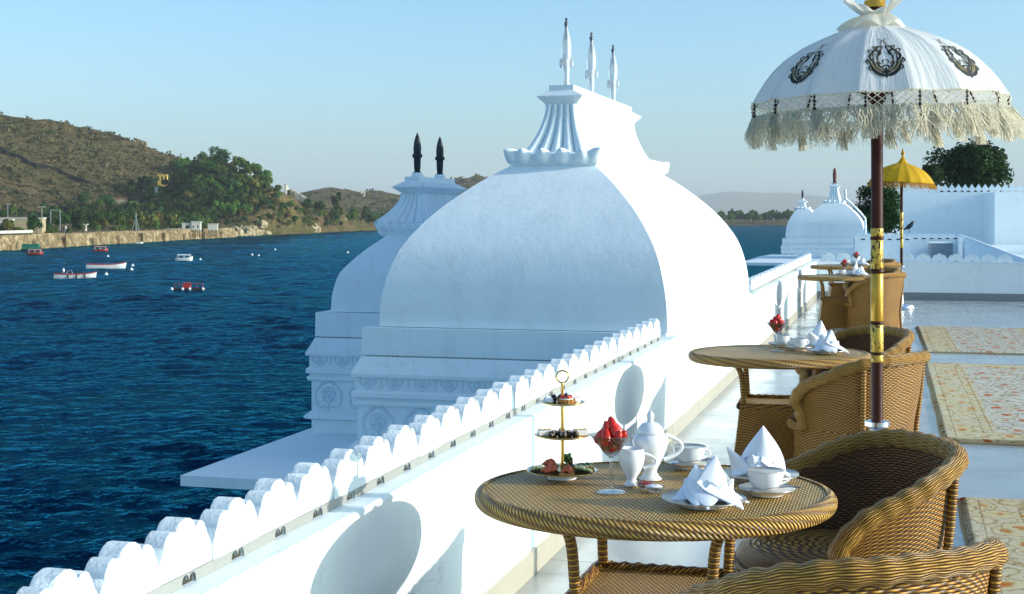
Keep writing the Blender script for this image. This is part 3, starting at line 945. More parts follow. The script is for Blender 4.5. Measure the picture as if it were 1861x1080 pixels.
# far pavilions across the lower roof
fp = at(1571, 432, 50.0)
fa = (fp - WO).dot(EN); fb = (fp - WO).dot(EY)
CAPF = dict(neck=(-1.085, .27, 1.0, 1.8, 1.17, 1.78), petal=.16, body=(.25, .12, 1.05, 1.75, 1.15, 1.65), eave=.07, flute_sides=True)
pavilion('domed_pavilion', 'distant white dome with a single rust-red finial beyond the end of the terrace', fa, fb, 2.17, 2.8, .66, PROF1, 1.0, .08, CAPF, (1.4,), 'rust', -11.5)
PROF3 = [(h * .92, a * .55) for h, a in PROF1]
CAPG = dict(neck=(-.72, .22, .7, 1.3, 1.1, 1.35), petal=.12, body=(.16, .10, .75, 1.25, .8, 1.2), eave=.10, flute_sides=False)
fq = at(1490, 440, 54.5)
pavilion('domed_pavilion', 'small grey-white dome with dark cap left of the distant rust-finialed dome', (fq - WO).dot(EN), (fq - WO).dot(EY), 1.3, 2.4, .55, PROF3, 1.0, .08, CAPG, (1.0,), 'iron', -11.5)
ev = MB()
rect_loft(ev, [(0, 0, 0, 0, -.30), (0, 0, 0, 0, -.20), (-.5, 0, -.8, -.3, -.10)], fa - 4.2, fa + 1, fb - 1.6, fb + 6)
tag(ev.build('eave_slab', M['white'], None, False, 30, WO, WRZ), 'distant white eave slab over the water under the far domes', 'eave')
pr_ = thing('pipe_rail', 'sunlit white pipe rail bending down the right side of the distant dome', 'rail', at(1573, 428, 49.5))
loc = at(1573, 428, 49.5)
MB().tube([at(px, py, 49.5) - loc for px, py in ((1536, 345), (1537, 362), (1548, 371), (1562, 385), (1572, 397), (1573, 412), (1572, 428))], .045, 8).build('pipe', M['white'], pr_)
MB().tube([at(1537, 362, 49.5) - loc, at(1533, 364, 50.2) - loc], .03, 6).build('bracket', M['white'], pr_)

# low crenellated walls on the lower roof
def crenel_wall(name, label, pxa, pxb, Y, ztop, thick, hm, zb=-.02, gap=False):
    pa = at(pxa, 388, Y); w = (pxb - pxa) / FPX * Y
    p = Vector((pa.x, Y, 0))
    t = thing(name, label, 'wall', p, WRZ * .55)
    MB().box(0, w, 0, thick, zb, ztop).build('wall', M['white'], t, False)
    prof = merlon_outline(0, .012 if gap else hm * .3, hm, .135)
    pl = [(x, 0, z) for x, z in prof if not (abs(x) < .05 and z < .03)]
    if gap: pl = [(-.02, 0, 0), (-.135, 0, hm * .28), (-.135, 0, hm * .42), (-.05, 0, hm * .75), (0, 0, hm), (.05, 0, hm * .75), (.135, 0, hm * .42), (.135, 0, hm * .28), (.02, 0, 0)][::-1]
    me = MB().prism(pl[::-1], (0, .06, 0)).mesh('merlon', M['stone'], True, 50)
    n = int(w / .27)
    for i in range(n):
        from_mesh('merlon', me, t, (.135 + i * .27, 0.02, ztop + .002))
    if not gap:
        hb = MB()
        for i in range(0, n):
            hb.box(.21 + i * .27, .33 + i * .27, -.002, .02, ztop - .05, ztop - .01)
        hb.build('drain_slots', M['void'], t, False)
    return t
crenel_wall('roof_wall', 'low white crenellated wall joining the distant dome on its right, with dark drain slots', 1553, 1652, 45, .72, .3, .16)
crenel_wall('roof_wall', 'lower white crenellated wall on the far roof below the crow', 1650, 1738, 50, .66, .3, .15)
dr = thing('roof_recess', 'dark shaded doorway recess in the far roof wall', 'doorway', at(1712, 470, 49.0))
MB().box(-.38, .38, 0, .35, -.1, .52).build('opening', simple('recess_shade', (0.30, 0.33, 0.36), 0.8), dr, False)  # solid block; the shade of the recess is put into its grey
MB().box(-.44, .44, -.05, .3, .522, .58).build('lintel', M['white'], dr, False)

crenel_wall('palace_wall', 'tall white palace wall in shade behind the yellow parasol, topped with pointed merlons', 1640, 1813, 60, 2.40, .6, .34, gap=True)
crenel_wall('palace_tower', 'brighter white palace tower block at the right edge with merlons along its top', 1808, 2150, 57, 2.36, 4.0, .34, gap=True)
lg = thing('roof_ledge', 'white stepped ledge at the foot of the palace tower', 'ledge', at(1756, 470, 53), WRZ * .55)
MB().box(0, 8, 0, 4, -.2, .28).build('wall', M['white'], lg, False)
MB().box(-.08, 8, -.08, 4, .2825, .42).build('cornice', M['white'], lg, False)
for i in range(4): MB().box(1.0 + i * 1.9, 1.03 + i * 1.9, -.012, .02, -.1, .25).build('panel_joint', M['band'], lg, False)

# the crow on the wall
cw = at(1652, 424, 46.0); cw.z += .02
crow = thing('crow', 'black crow perched on the crenellated wall beside the parasol pole', 'bird', cw)
cb = MB()
cb.tube(cat([(-.22, 0, .06), (-.10, 0, .13), (0, 0, .19), (.08, 0, .26), (.12, 0, .33), (.15, 0, .35)], 4), cat([(.012,), (.035,), (.075,), (.062,), (.045,), (.025,)], 4) and [x[0] for x in cat([(.012,), (.035,), (.075,), (.062,), (.045,), (.025,)], 4)], 10)
cb.tube([(0, .02, .14), (.01, .02, 0)], .007, 5); cb.tube([(0, -.02, .14), (.01, -.02, 0)], .007, 5)
cb.build('body', M['iron'], crow)
MB().tube([(.14, 0, .35), (.19, 0, .345), (.215, 0, .335)], [.018, .011, .002], 6).build('beak', M['iron'], crow)

# ------------------------------------------------------------------ trees
def crown(seed, rx, rz, lobes, leaves, size, flat=0.8):
    rnd = random.Random(seed)
    m = MB()
    L = []
    for i in range(lobes):
        a = rnd.uniform(0, 2 * PI); q = rnd.uniform(0.12, 0.70) if i else 0
        zz = rnd.uniform(-.55, .75)
        L.append((Vector((rx * q * math.cos(a), rx * q * math.sin(a), rz * zz * math.sqrt(1 - (q / .85) ** 2))), rx * rnd.uniform(.26, .46)))
    vs = []; fs = []
    for i in range(leaves):
        c, r = rnd.choice(L)
        d = Vector((rnd.gauss(0, 1), rnd.gauss(0, 1), rnd.gauss(0, 1) + .25)).normalized()
        p = c + d * r * (rnd.random() ** .35) * Vector((1, 1, flat)).length / 1.73
        n = (d + Vector((rnd.gauss(0, .6), rnd.gauss(0, .6), rnd.gauss(0, .6) + .3))).normalized()
        t = n.orthogonal().normalized(); bq = n.cross(t)
        an = rnd.uniform(0, PI); t, bq = t * math.cos(an) + bq * math.sin(an), bq * math.cos(an) - t * math.sin(an)
        s = size * rnd.uniform(.55, 1.3)
        k = len(vs)
        vs += [p - t * s, p - bq * s * .55 + n * s * .2, p + t * s, p + bq * s * .55 + n * s * .2]
        fs.append((k, k + 1, k + 2, k + 3))
    m.add(vs, fs)
    return m
def trunk_mb(h, r, rnd, spread):
    m = MB()
    m.tube([(0, 0, -.5), (rnd.uniform(-.1, .1) * h * .3, 0, h * .3), (rnd.uniform(-.1, .1) * h * .5, rnd.uniform(-.05, .05) * h, h * .62)], [r, r * .75, r * .45], 7)
    for i in range(4):
        a = i * 1.57 + rnd.uniform(-.4, .4)
        m.tube([(0, 0, h * rnd.uniform(.25, .4)), (spread * .3 * math.cos(a), spread * .3 * math.sin(a), h * .55), (spread * .6 * math.cos(a), spread * .6 * math.sin(a), h * .72)], [r * .5, r * .32, r * .12], 5)
    return m
PROTO = []
kinds = [('leaf_dark', 'round'), ('leaf_mid', 'round'), ('leaf_dark', 'tall'), ('leaf_olive', 'round'), ('leaf_mid', 'low'), ('leaf_dry', 'low'), ('leaf_dark', 'broad')]
for i, (lm, sh) in enumerate(kinds):
    rx, rz, h = {'round': (3.3, 2.9, 7.6), 'tall': (2.4, 3.9, 9.5), 'low': (3.0, 1.9, 4.8), 'broad': (5.2, 3.6, 9.5)}[sh]
    cm = crown(40 + i, rx, rz, 13, 900, .52).mesh('crown', M[lm], False)
    tm_ = trunk_mb(h, .28, random.Random(i), rx).mesh('trunk', M['bark'], True, 60)
    PROTO.append((cm, tm_, h, rz))
def tree(kind, loc, scale, rz, name, label, group):
    cm, tm_, h, rzz = PROTO[kind]
    t = thing(name, label, 'tree', loc, rz, group)
    t.scale = (scale, scale, scale * 1.0)
    from_mesh('trunk', tm_, t); from_mesh('crown', cm, t, (0, 0, h - rzz * .95))
    return t
rt = random.Random(11)
def inpoly(p, poly):
    x, y = p; c = False
    for (x0, y0), (x1, y1) in zip(poly, poly[1:] + poly[:1]):
        if (y0 > y) != (y1 > y) and x < (x1 - x0) * (y - y0) / (y1 - y0) + x0: c = not c
    return c
def scatter(poly, n, mind, kinds_, smin, smax, name, label, group, y0=400, y1=2300, skip=()):
    got = []; tries = 0
    bx = [p[0] for p in poly]; by = [p[1] for p in poly]
    while len(got) < n and tries < n * 30:
        tries += 1
        q = (rt.uniform(min(bx), max(bx)), rt.uniform(min(by), max(by)))
        if not inpoly(q, poly): continue
        if any(s[0] < q[0] < s[2] and s[1] < q[1] < s[3] for s in skip): continue
        p = hit(q[0], q[1], y0, y1)
        if p is None or any((p - g).length < mind for g in got): continue
        got.append(p)
        tree(rt.choice(kinds_), (p.x, p.y, tz(p.x, p.y) - .3), rt.uniform(smin, smax), rt.uniform(0, 6.28), name, label, group)
scatter([(235, 385), (255, 352), (300, 330), (330, 314), (395, 306), (450, 312), (492, 340), (470, 385), (430, 408), (330, 404), (250, 410)], 210, 4.0, [0, 0, 1, 1, 1, 1, 2, 3, 4, 6], .85, 1.4, 'hillside_tree',
        'leafy green tree among many on the wooded hill across the lake', 'trees on the wooded hill', 560, 1100, skip=((276, 316, 318, 374), (203, 352, 268, 398)))
scatter([(430, 330), (495, 338), (540, 372), (600, 396), (625, 408), (620, 416), (430, 420)], 120, 4.5, [4, 4, 5, 3, 3, 1, 1, 0], .45, .95, 'hillside_bush',
        'low green or dry bush on the bare right flank of the wooded hill', 'bushes on the bare flank', 600, 1300, skip=((506, 340, 572, 392),))
scatter([(-30, 420), (-30, 398), (60, 404), (150, 380), (240, 385), (330, 406), (420, 408), (410, 416), (310, 419), (240, 422), (130, 422)], 120, 4.5, [0, 0, 1, 2, 6, 3], .75, 1.15, 'lakeside_tree',
        'dark leafy tree in the row behind the stone embankment', 'trees behind the embankment', 430, 900, skip=((-10, 405, 92, 432), (205, 352, 268, 400)))
scatter([(555, 414), (560, 398), (620, 400), (740, 400), (740, 414)], 55, 8.0, [0, 0, 2, 1], .9, 1.5, 'shore_tree',
        'dark green tree in the belt at the foot of the middle hill', 'trees at the foot of the middle hill', 900, 1700)
scatter([(200, 352), (330, 330), (330, 350), (200, 372)], 26, 7.0, [0, 1, 4, 2], .6, 1.0, 'slope_tree',
        'small green tree at the foot of the brown hillside', 'trees at the foot of the brown hill', 500, 1100)
for px in range(1262, 1460, 5):
    Y = rt.uniform(1440, 1500)
    x = (px + rt.uniform(-3, 3) - 930.5) / FPX * Y
    tree(rt.choice([0, 1, 2, 1]), (x, Y, tz(x, Y) - .3), rt.uniform(1.1, 2.05), rt.uniform(0, 6.28), 'shore_tree', 'hazy tree in the long belt on the far shore to the right', 'trees on the far shore')
for (px, py, sc_, k) in ((400, 303, 1.55, 6), (340, 308, 1.25, 0), (362, 305, 1.1, 1), (445, 312, 1.15, 1), (468, 322, 1.0, 3)):
    p = at(px, py + 6, 828)
    tree(k, (p.x, p.y, tz(p.x, p.y) - .5), sc_, rt.uniform(0, 6), 'hilltop_tree',
         {400: 'largest dark tree standing on top of the wooded hill', 340: 'round dark tree on the left shoulder of the wooded hilltop', 362: 'pale green tree just left of the largest hilltop tree', 445: 'light green tree just right of the largest hilltop tree', 468: 'olive tree at the right end of the wooded hilltop'}[px], 'trees on top of the wooded hill')
p = hit(612, 402, 900, 1700) or at(612, 402, 1200)
tree(2, (p.x, p.y, tz(p.x, p.y)), 2.0, 1.0, 'shore_tree', 'tall dark tree rising above the shore belt left of the pale pillar', None)

for px, py, Yt in ((258, 366, 765), (286, 366, 750), (309, 350, 785), (314, 344, 790), (234, 388, 670), (208, 388, 672), (256, 394, 660), (204, 376, 690), (278, 374, 745)):
    q = hit(px, py + 5, 560, 2200) or at(px, py + 4, Yt)
    tree(rt.choice([0, 1, 4]), (q.x, q.y, q.z - .6), rt.uniform(.42, .62), rt.uniform(0, 6), 'hillside_bush', 'small leafy bush close in front of the hillside houses', 'bushes before the hillside houses')
for px, py, Yt in ((12, 418, 480), (28, 421, 482), (56, 414, 485), (62, 410, 492), (66, 416, 484)):
    q = at(px, py + 3, Yt)
    tree(rt.choice([0, 4]), (q.x, q.y, q.z - 1), rt.uniform(.5, .75), rt.uniform(0, 6), 'lakeside_bush', 'dark bush before the long cream lakeside building', 'bushes by the lakeside building')
# big dark trees in the palace court
def court_tree(label, px, py, Y, rpx, seed, squash):
    c = at(px, py, Y); r = rpx / FPX * Y
    t = thing('court_tree', label, 'tree', (c.x, Y, 0))
    crown(seed, r, r * squash, 34, 9000, r * .055).build('crown', M['leaf_court'], t, False, loc=(0, 0, c.z))
    trunk_mb(c.z, r * .07, random.Random(seed), r).build('trunk', M['bark'], t, True, 60)
court_tree('broad dark green tree rising over the palace wall at the right', 1765, 312, 180, 78, 5, .62)
court_tree('dark green tree behind the brown parasol pole', 1598, 385, 95, 56, 9, .95)
court_tree('small dark tree top between the yellow parasol and the broad tree', 1690, 318, 170, 26, 12, .7)

# scrub on the dry slopes: too many to count
rs = random.Random(21)
sm = MB(); vs = []; fs = []
cnt = 0
while cnt < 5200:
    px = rs.uniform(-40, 330) if cnt < 3300 else rs.uniform(440, 920)
    py = rs.uniform(200, 392)
    p = hit(px, py, 640, 2200)
    cnt += 1
    if p is None: continue
    s = rs.uniform(.5, 1.5) * (p.y / 950)
    if rs.random() < .2: s *= 1.6
    for q in range(7):
        d = Vector((rs.gauss(0, .8), rs.gauss(0, .8), abs(rs.gauss(0, .55)))) * s
        n = Vector((rs.gauss(0, 1), rs.gauss(0, 1) - .6, rs.gauss(0, 1) + .6)).normalized()
        t = n.orthogonal().normalized() * s * .75; b2 = n.cross(t).normalized() * s * .55
        k = len(vs); c = p + d
        vs += [c - t, c - b2, c + t, c + b2]; fs.append((k, k + 1, k + 2, k + 3))
sm.add(vs, fs)
tag(sm.build('hillside_scrub', M['scrub'], None, False), kind='stuff')

# ------------------------------------------------------------------ far shore: walls and buildings
def along_shore(y):
    for (x0, y0), (x1, y1) in zip(SHORE, SHORE[1:]):
        if y0 <= y <= y1: return lerp(x0, x1, (y - y0) / (y1 - y0))
    return SHORE[-1][0]
emb = thing('embankment_wall', 'long buff stone embankment wall along the far shore', 'wall', (along_shore(560), 560, 0))
em = MB(); o = Vector((along_shore(560), 560, 0))
re_ = random.Random(5)
yv = [255 + 5.0 * i for i in range(94)]
def emb_pt(i, k):
    y = yv[i]; x = along_shore(y)
    j = lambda: re_.uniform(-.35, .35)
    top = lerp(-5.3, -5.9, (y - 255) / 470) + (0.25 if (i // 5) % 3 == 0 else 0)
    pts = [(x + 5.6, WATER_Z - 1), (x + 5.3 + j(), WATER_Z + 1.2), (x + 5.0 + j(), WATER_Z + 3), (x + 4.6 + j() * .5, top), (x - 6.2, top), (x - 6.4, WATER_Z - 1)]
    return Vector((pts[k][0], y, pts[k][1])) - o
rows = [[emb_pt(i, k) for k in range(6)] for i in range(94)]
em.add([p for r_ in rows for p in r_], [(i*6 + k, i*6 + k + 1, (i+1)*6 + k + 1, (i+1)*6 + k) for i in range(93) for k in range(5)])
em.build('wall', M['ashlar'], emb, True, 25)
bt = MB()
for y in range(262, 720, 27):
    x = along_shore(y) - o.x + 4
    bt.box(x - .5, x + 2.3, y - o.y - 1.0, y - o.y + 1.0, WATER_Z - 1, -6.6 - re_.uniform(0, 1.2))
bt.build('buttress', M['ashlar'], emb, False)
cpw = MB()
for i in range(0, 46):
    y = yv[i]; x = along_shore(y) - o.x + 3.5; x2 = along_shore(yv[i + 1]) - o.x + 3.5
    if i > 44: continue
    cpw.add([(x + .7, y - o.y, -5.0), (x2 + .7, y + 5 - o.y, -5.0), (x2 + .7, y + 5 - o.y, -4.1), (x + .7, y - o.y, -4.1), (x + .2, y - o.y, -5.0), (x2 + .2, y + 5 - o.y, -5.0), (x2 + .2, y + 5 - o.y, -4.1), (x + .2, y - o.y, -4.1)],
            [(0, 1, 2, 3), (3, 2, 6, 7), (5, 4, 7, 6)])
cpw.build('white_parapet', M['house_white'], emb, False)

for i in range(90):
    y = rt.uniform(440, 725); x = along_shore(y) + rt.uniform(-9, 1.5)
    tree(rt.choice([0, 1, 1, 3, 4, 4]), (x, y, -6.2), rt.uniform(.25, .7), rt.uniform(0, 6), 'embankment_bush', 'small bush growing along the top of the stone embankment', 'bushes along the embankment')
rr = random.Random(8)
rocks = []
for i in range(95):
    m = MB(); s = rr.uniform(.8, 1.9)
    seed = rr.uniform(0, 99)
    mm = MB().blob((0, 0, 0), (s * 1.3, s, s * .85), 12, 8)
    mm.v = [tuple(Vector(v) * (1 + .45 * mnoise.noise(Vector(v) / s * 1.3 + Vector((seed, 0, 0))))) for v in mm.v]
    if i < 6: rocks.append(mm.mesh('shore_rock', M['rock'], True, 30))
    px = rr.uniform(410, 625); Y = interp([(415, 735), (430, 740), (540, 838), (625, 950)], px) + rr.uniform(0, 6)
    x = along_shore(Y) - rr.uniform(-.5, 5)
    o_ = from_mesh('shore_rock', rocks[i % 6], None, (x, Y, WATER_Z + rr.uniform(.1, 1.2) + (3.5 if rr.random() < .4 else 0)), rr.uniform(0, 6))
    q = rr.uniform(.6, 1.6); o_.scale = (q, q, q * (1.8 if rr.random() < .25 else 1))
    tag(o_, 'cream boulder on the far shore below the wooded hill', 'rock', 'boulders along the far shore')
# rocky bank faces
for (px, py, w, h, lb_) in ((452, 424, 8, 4.0, 'large pale rock outcrop at the waterline right of the white lake house'), (474, 408, 4, 2.6, 'small pale outcrop above the large one'), (566, 415, 5, 4, 'pale rock stack left of the pale pillar')):
    Y = interp([(415, 735), (430, 745), (540, 846), (600, 925)], px) + 4
    c = at(px, py, Y)
    mm = MB().blob((0, 0, 0), (w, 4, h), 20, 12)
    mm.v = [tuple(Vector(v) * (1 + .4 * mnoise.fractal(Vector(v) / 4.0 + Vector((px, 0, 0)), 1, 2, 3))) for v in mm.v]
    tag(mm.build('rock_outcrop', M['rock'], None, True, 25, c), lb_, 'rock')

def house(name, label, px, py, Y, w, d, h, wallm, roofm=None, roof='flat', windows=(), rz=.12, catg='house', stilts=0):
    c = at(px, py, Y)
    if name.startswith('hill'): c = (hit(px, py, 560, 2200) or c) + Vector((0, -3, 1.6))
    t = thing(name, label, catg, c, rz)
    MB().box(-w/2, w/2, -d/2, d/2, -2.5 if not stilts else 0, h).build('wall', M[wallm], t, False)
    if roof == 'flat':
        MB().box(-w/2 - .25, w/2 + .25, -d/2 - .25, d/2 + .25, h + .003, h + .35).build('roof', M[roofm or wallm], t, False)
    else:
        pz = h + .003
        MB().add([(-w/2-.4, -d/2-.5, pz), (w/2+.4, -d/2-.5, pz), (w/2+.4, d/2+.5, pz), (-w/2-.4, d/2+.5, pz), (-w/2-.4, 0, pz + h * .5), (w/2+.4, 0, pz + h * .5)],
                 [(0, 1, 5, 4), (2, 3, 4, 5), (0, 4, 3), (1, 2, 5), (3, 2, 1, 0)]).build('roof', M[roofm], t, False)
    for (wx, wz, ww, wh) in windows:
        MB().box(wx - ww/2, wx + ww/2, -d/2 - .05, -d/2 + .1, wz, wz + wh).build('window', M['void'], t, False)
    for i in range(stilts):
        x = lerp(-w/2 + .3, w/2 - .3, i / max(1, stilts - 1))
        MB().box(x - .22, x + .22, -d/2, -d/2 + .5, -3.2, -.003).build('pillar', M['ashlar'], t, False)
    return t
house('lake_house', 'white flat-roofed house with a dark window at the waterline below the wooded hill', 341, 418, 655, 4.6, 5, 2.9, 'house_white', windows=((.1, .8, 1.6, 1.2),), stilts=2)
house('lake_house', 'taller bright white block joined to the right of the white lake house', 357, 418, 655, 4.0, 5.5, 3.6, 'house_white', windows=((-1.1, .9, .5, 1.2), (.9, .9, .5, 1.2)), stilts=5)
house('lake_house', 'low white hut standing on stilts right of the white lake house', 387, 418, 668, 4.4, 4, 2.6, 'house_white', stilts=6)
house('boat_shed', 'low white sloping shed left of the white lake house', 314, 423, 645, 6.0, 4, 1.5, 'house_white', windows=((1.2, .2, .8, .8),))
house('hill_house', 'yellow tower house with arched openings among the trees on the wooded hill', 298, 338, 800, 5.6, 6, 5.0, 'house_yellow', windows=((-2.2, 1.8, .9, 2.2), (0, 1.8, .9, 2.2), (2.2, 1.8, .9, 2.2)), catg='house')
house('hill_house', 'house with sloping red roof and white gable below the yellow tower', 272, 351, 775, 6.4, 6, 2.4, 'house_cream', 'roof_red', 'gable', ((-1.5, .6, 1, 1.2),))
house('hill_house', 'small bright white hut beside the red-roofed hillside house', 287, 352, 762, 1.9, 3, 1.9, 'house_white')
house('hill_house', 'long low brick-red roofed house among trees under the hillside houses', 220, 371, 690, 8, 5, 1.5, 'house_cream', 'roof_red', 'gable')
house('hill_house', 'cream terraced house stepping down the wooded slope', 247, 378, 680, 3.6, 5, 2.0, 'house_cream', None, 'flat', ((-1, 1, 1, 1.2), (1.2, 1, 1, 1.2)))
house('lakeside_building', 'long cream building with white roof line at the far left shore', 40, 418, 500, 15, 6, 4.0, 'house_cream', 'house_white')
house('lakeside_building', 'white sloping-roofed shed at the far left edge of the shore', 3, 418, 490, 7, 6, 3.4, 'house_white')
def post(name, label, px, pyt, pyb, Y, r, mat, catg, extra=None):
    b_ = at(px, pyb, Y); h = (pyb - pyt) / FPX * Y
    t = thing(name, label, catg, b_)
    MB().tube([(0, 0, -1), (0, 0, h)], [r, r * .8], 8).build('shaft', M[mat], t)
    if extra: extra(t, h)
    return t
post('street_lamp', 'twin-armed white street lamp above the left shore', 76, 376, 414, 510, .11, 'house_white', 'street lamp',
     lambda t, h: (MB().box(-1.1, 1.1, -.08, .08, h, h + .12).build('arm', M['house_white'], t, False), MB().box(-1.3, -.5, -.2, .2, h - .16, h - .003).build('lamp_head', M['house_white'], t, False), MB().box(.5, 1.3, -.2, .2, h - .16, h - .003).build('lamp_head', M['house_white'], t, False)))
post('utility_pole', 'thin grey pole at the far left above the shore road', 14, 368, 425, 500, .13, 'pole_grey', 'pole', lambda t, h: MB().box(-.7, .7, -.06, .06, h - .8, h - .66).build('cross_arm', M['pole_grey'], t, False))
fr = at(92, 415, 520)
gf = thing('goal_frame', 'tall pale steel gantry frame on the embankment', 'frame', fr)
hh = 32 / FPX * 520; ww_ = 17 / FPX * 520
MB().box(-.14, .14, -.14, .14, -1, hh).build('post', M['pole_grey'], gf, False); MB().box(ww_ - .14, ww_ + .14, -.14, .14, -1, hh).build('post', M['pole_grey'], gf, False)
MB().box(-.14, ww_ + .14, -.14, .14, hh + .002, hh + .3).build('beam', M['pole_grey'], gf, False)
post('gate_pillar', 'short white pillar on the embankment right of the gantry frame', 155, 409, 424, 560, .75, 'house_white', 'pillar', lambda t, h: MB().box(-1, 1, -1, 1, h, h + .4).build('cap', M['house_white'], t, False))
post('gate_pillar', 'small white pillar at the foot of the gantry frame', 119, 411, 419, 535, .5, 'house_white', 'pillar')
tp = at(247, 416, 590)
py_ = thing('tripod_mast', 'pale grey tripod mast standing on the embankment', 'mast', tp)
th = 28 / FPX * 600
MB().tube([(0, 0, -1), (0, 0, th)], [.32, .2], 8).build('shaft', M['pole_grey'], py_)
for dx, dy in ((-1.5, -.5), (1.6, -.5), (0, 1.6)):
    MB().tube([(dx, dy, -1), (0, 0, th * .72)], .12, 6).build('leg', M['pole_grey'], py_)
post('marker_pillar', 'pale cream stepped pillar on the shore right of the wooded hill', 627, 397, 419, 950, 1.7, 'house_white', 'pillar', lambda t, h: MB().box(-2.6, 1.6, -1.6, 1.6, -1, h * .55).build('plinth', M['house_white'], t, False))
def hit_wall(name, label, pts, h, th_, mat, y0=500):
    P = [hit(px, py, y0, 2300) or at(px, py, 900) for px, py in cat(pts, 3)]
    o = P[0].copy()
    t = thing(name, label, 'wall', o)
    m = MB(); vs = []; fs = []
    for i, p in enumerate(P):
        q = p - o
        vs += [q + Vector((0, -th_, -1.5)), q + Vector((0, -th_, h)), q + Vector((0, th_, h)), q + Vector((0, th_, -1.5))]
    for i in range(len(P) - 1):
        for k in range(4):
            fs.append((i*4 + k, i*4 + (k+1) % 4, (i+1)*4 + (k+1) % 4, (i+1)*4 + k))
    fs += [(0, 1, 2, 3), tuple((len(P)-1)*4 + k for k in (3, 2, 1, 0))]
    m.add(vs, fs).build('wall', M[mat], t, False)
M['old_wall'] = simple('old_dark_wall', (0.035, 0.028, 0.018), 0.9, var=0.4, scale=.4)
hit_wall('hill_wall', 'dark old fort wall zigzagging down the brown hillside at the left', [(-30, 262), (0, 273), (12, 282), (34, 289), (60, 303), (78, 306), (105, 314), (130, 326), (165, 338)], 2.6, .9, 'old_wall', 700)
hit_wall('stair_wall', 'white stepped stairway wall descending the right flank of the wooded hill', [(517, 346), (530, 357), (545, 366), (559, 375)], 5.0, 1.8, 'house_white', 700)
hit_wall('fort_ruin', 'ruined stone bastion on the skyline of the brown hill', [(244, 259), (256, 263), (266, 267)], 3.2, 1.6, 'ashlar', 700)
p = hit(362 + 300, 353, 1200) or at(660, 353, 1600)
house('hill_hut', 'tiny white hut high on the middle hill', 660, 356, 1590, 5, 4, 4, 'house_white')

# ------------------------------------------------------------------ boats
def boat(name, label, px, py, wpx, hullm, beam=.22, trim=None, canopy=None, seats=0, rz=0.1, catg='boat', outboard=False, hh=.085):
    Y = 12 * FPX / (py - 388)
    L = wpx / FPX * Y
    t = thing(name, label, catg, (at(px, py, Y).x, Y, WATER_Z), rz)
    Bm = L * beam; H = L * hh + .25
    def hull(u, v):
        s = u * 2 - 1
        w = Bm / 2 * (1 - max(0, s) ** 3.0 * .95) * (1 - max(0, -s) ** 4 * .35)
        z = H * (1 + .55 * max(0, s) ** 2.5 + .12 * max(0, -s) ** 2)
        a = (v * 2 - 1)
        yy = w * (math.copysign(abs(a) ** .6, a)); zz = -.25 + (z + .25) * abs(a) ** 1.8
        return (s * L / 2 + .02 * L * zz, yy, zz)
    m = MB().grid(hull, 24, 12)
    m.grid(lambda u, v: Vector(hull(u, v)) * .96 + Vector((0, 0, .03)), 24, 12, flip=True)
    m.add([hull(0, k / 12) for k in range(13)], [tuple(range(13))])
    m.build('hull', M[hullm], t, True, 50)
    MB().grid(lambda u, v: (lerp(-L * .47, L * .36, u), lerp(-Bm * .38, Bm * .38, v) , H * .3), 4, 2).build('floor_boards', M['boat_dark'], t, False)
    if trim:
        m = MB()
        for a in (0, 1):
            m.tube([Vector(hull(i / 24, a)) + Vector((0, 0, .03)) for i in range(25)], .09, 6)
        m.build('gunwale', M[trim], t)
    for i in range(seats):
        x = lerp(-L * .3, L * .25, i / max(1, seats - 1))
        MB().box(x - .16, x + .16, -Bm * .42, Bm * .42, H * .7, H * .7 + .1).build('thwart', M['bark'], t, False)
    if canopy:
        ch = H + L * .17
        m = MB().grid(lambda u, v: (lerp(-L * .36, L * .40, u), lerp(-Bm * .55, Bm * .55, v), ch + .18 * math.sin(PI * v)), 8, 6)
        m.grid(lambda u, v: (lerp(-L * .36, L * .40, u), lerp(-Bm * .55, Bm * .55, v), ch - .12 + .18 * math.sin(PI * v)), 8, 6, flip=True)
        m.build('canopy', M[canopy], t, True, 40)
        for x in (-.33, 0.02, .36):
            for s in (-1, 1):
                MB().tube([(x * L, s * Bm * .42, H * .6), (x * L, s * Bm * .48, ch)], .045, 6).build('post', M['boat_white'], t)
        MB().box(-L * .3, L * .25, -Bm * .3, Bm * .3, H * .35, H * 1.15).build('benches', M['boat_dark'], t, False)
    if outboard:
        MB().blob((-L * .27, 0, H + .75), (.22, .2, .42), 10, 8).build('motor_cover', M['boat_white'], t)
        MB().tube([(-L * .2, 0, H), (-L * .17, 0, H + .65), (-L * .08, 0, H + .75), (-L * .05, 0, H)], .06, 6).build('hoop', M['pole_grey'], t)
        for i in range(5): MB().tube([(lerp(-.05, .35, i / 4) * L, .1, H * .7), (lerp(-.05, .35, i / 4) * L, .1, H + .28)], .07, 6).build('peg', M['boat_dark'], t)
        for i in range(3): MB().box(lerp(-.15, .25, i / 2) * L - .1, lerp(-.15, .25, i / 2) * L + .1, -Bm * .52, -Bm * .44, -.1, H).build('fender_strap', M['boat_dark'], t, False)
    return t
boat('canopy_boat', 'boat under a bulky green tarpaulin moored by the embankment', 56, 456, 34, 'boat_dark', .34, canopy='boat_green', hh=.10)
o = bpy.data.objects['canopy_boat']
MB().box(-2.6, 2.7, -1.0, 1.0, .5, 2.2).build('tarpaulin', M['boat_green'], o, False)
boat('canopy_boat', 'pale red canopied boat in front of the green boat', 63, 463, 29, 'boat_red', .32, canopy='boat_pink')
boat('canopy_boat', 'orange-red canopied boat on its own off the embankment', 182, 457, 27, 'boat_red', .32, canopy='boat_pink')
boat('canopy_boat', 'white boat with white canopy out in the middle of the lake', 334, 474, 31, 'boat_white', .36, canopy='boat_white', hh=.11)
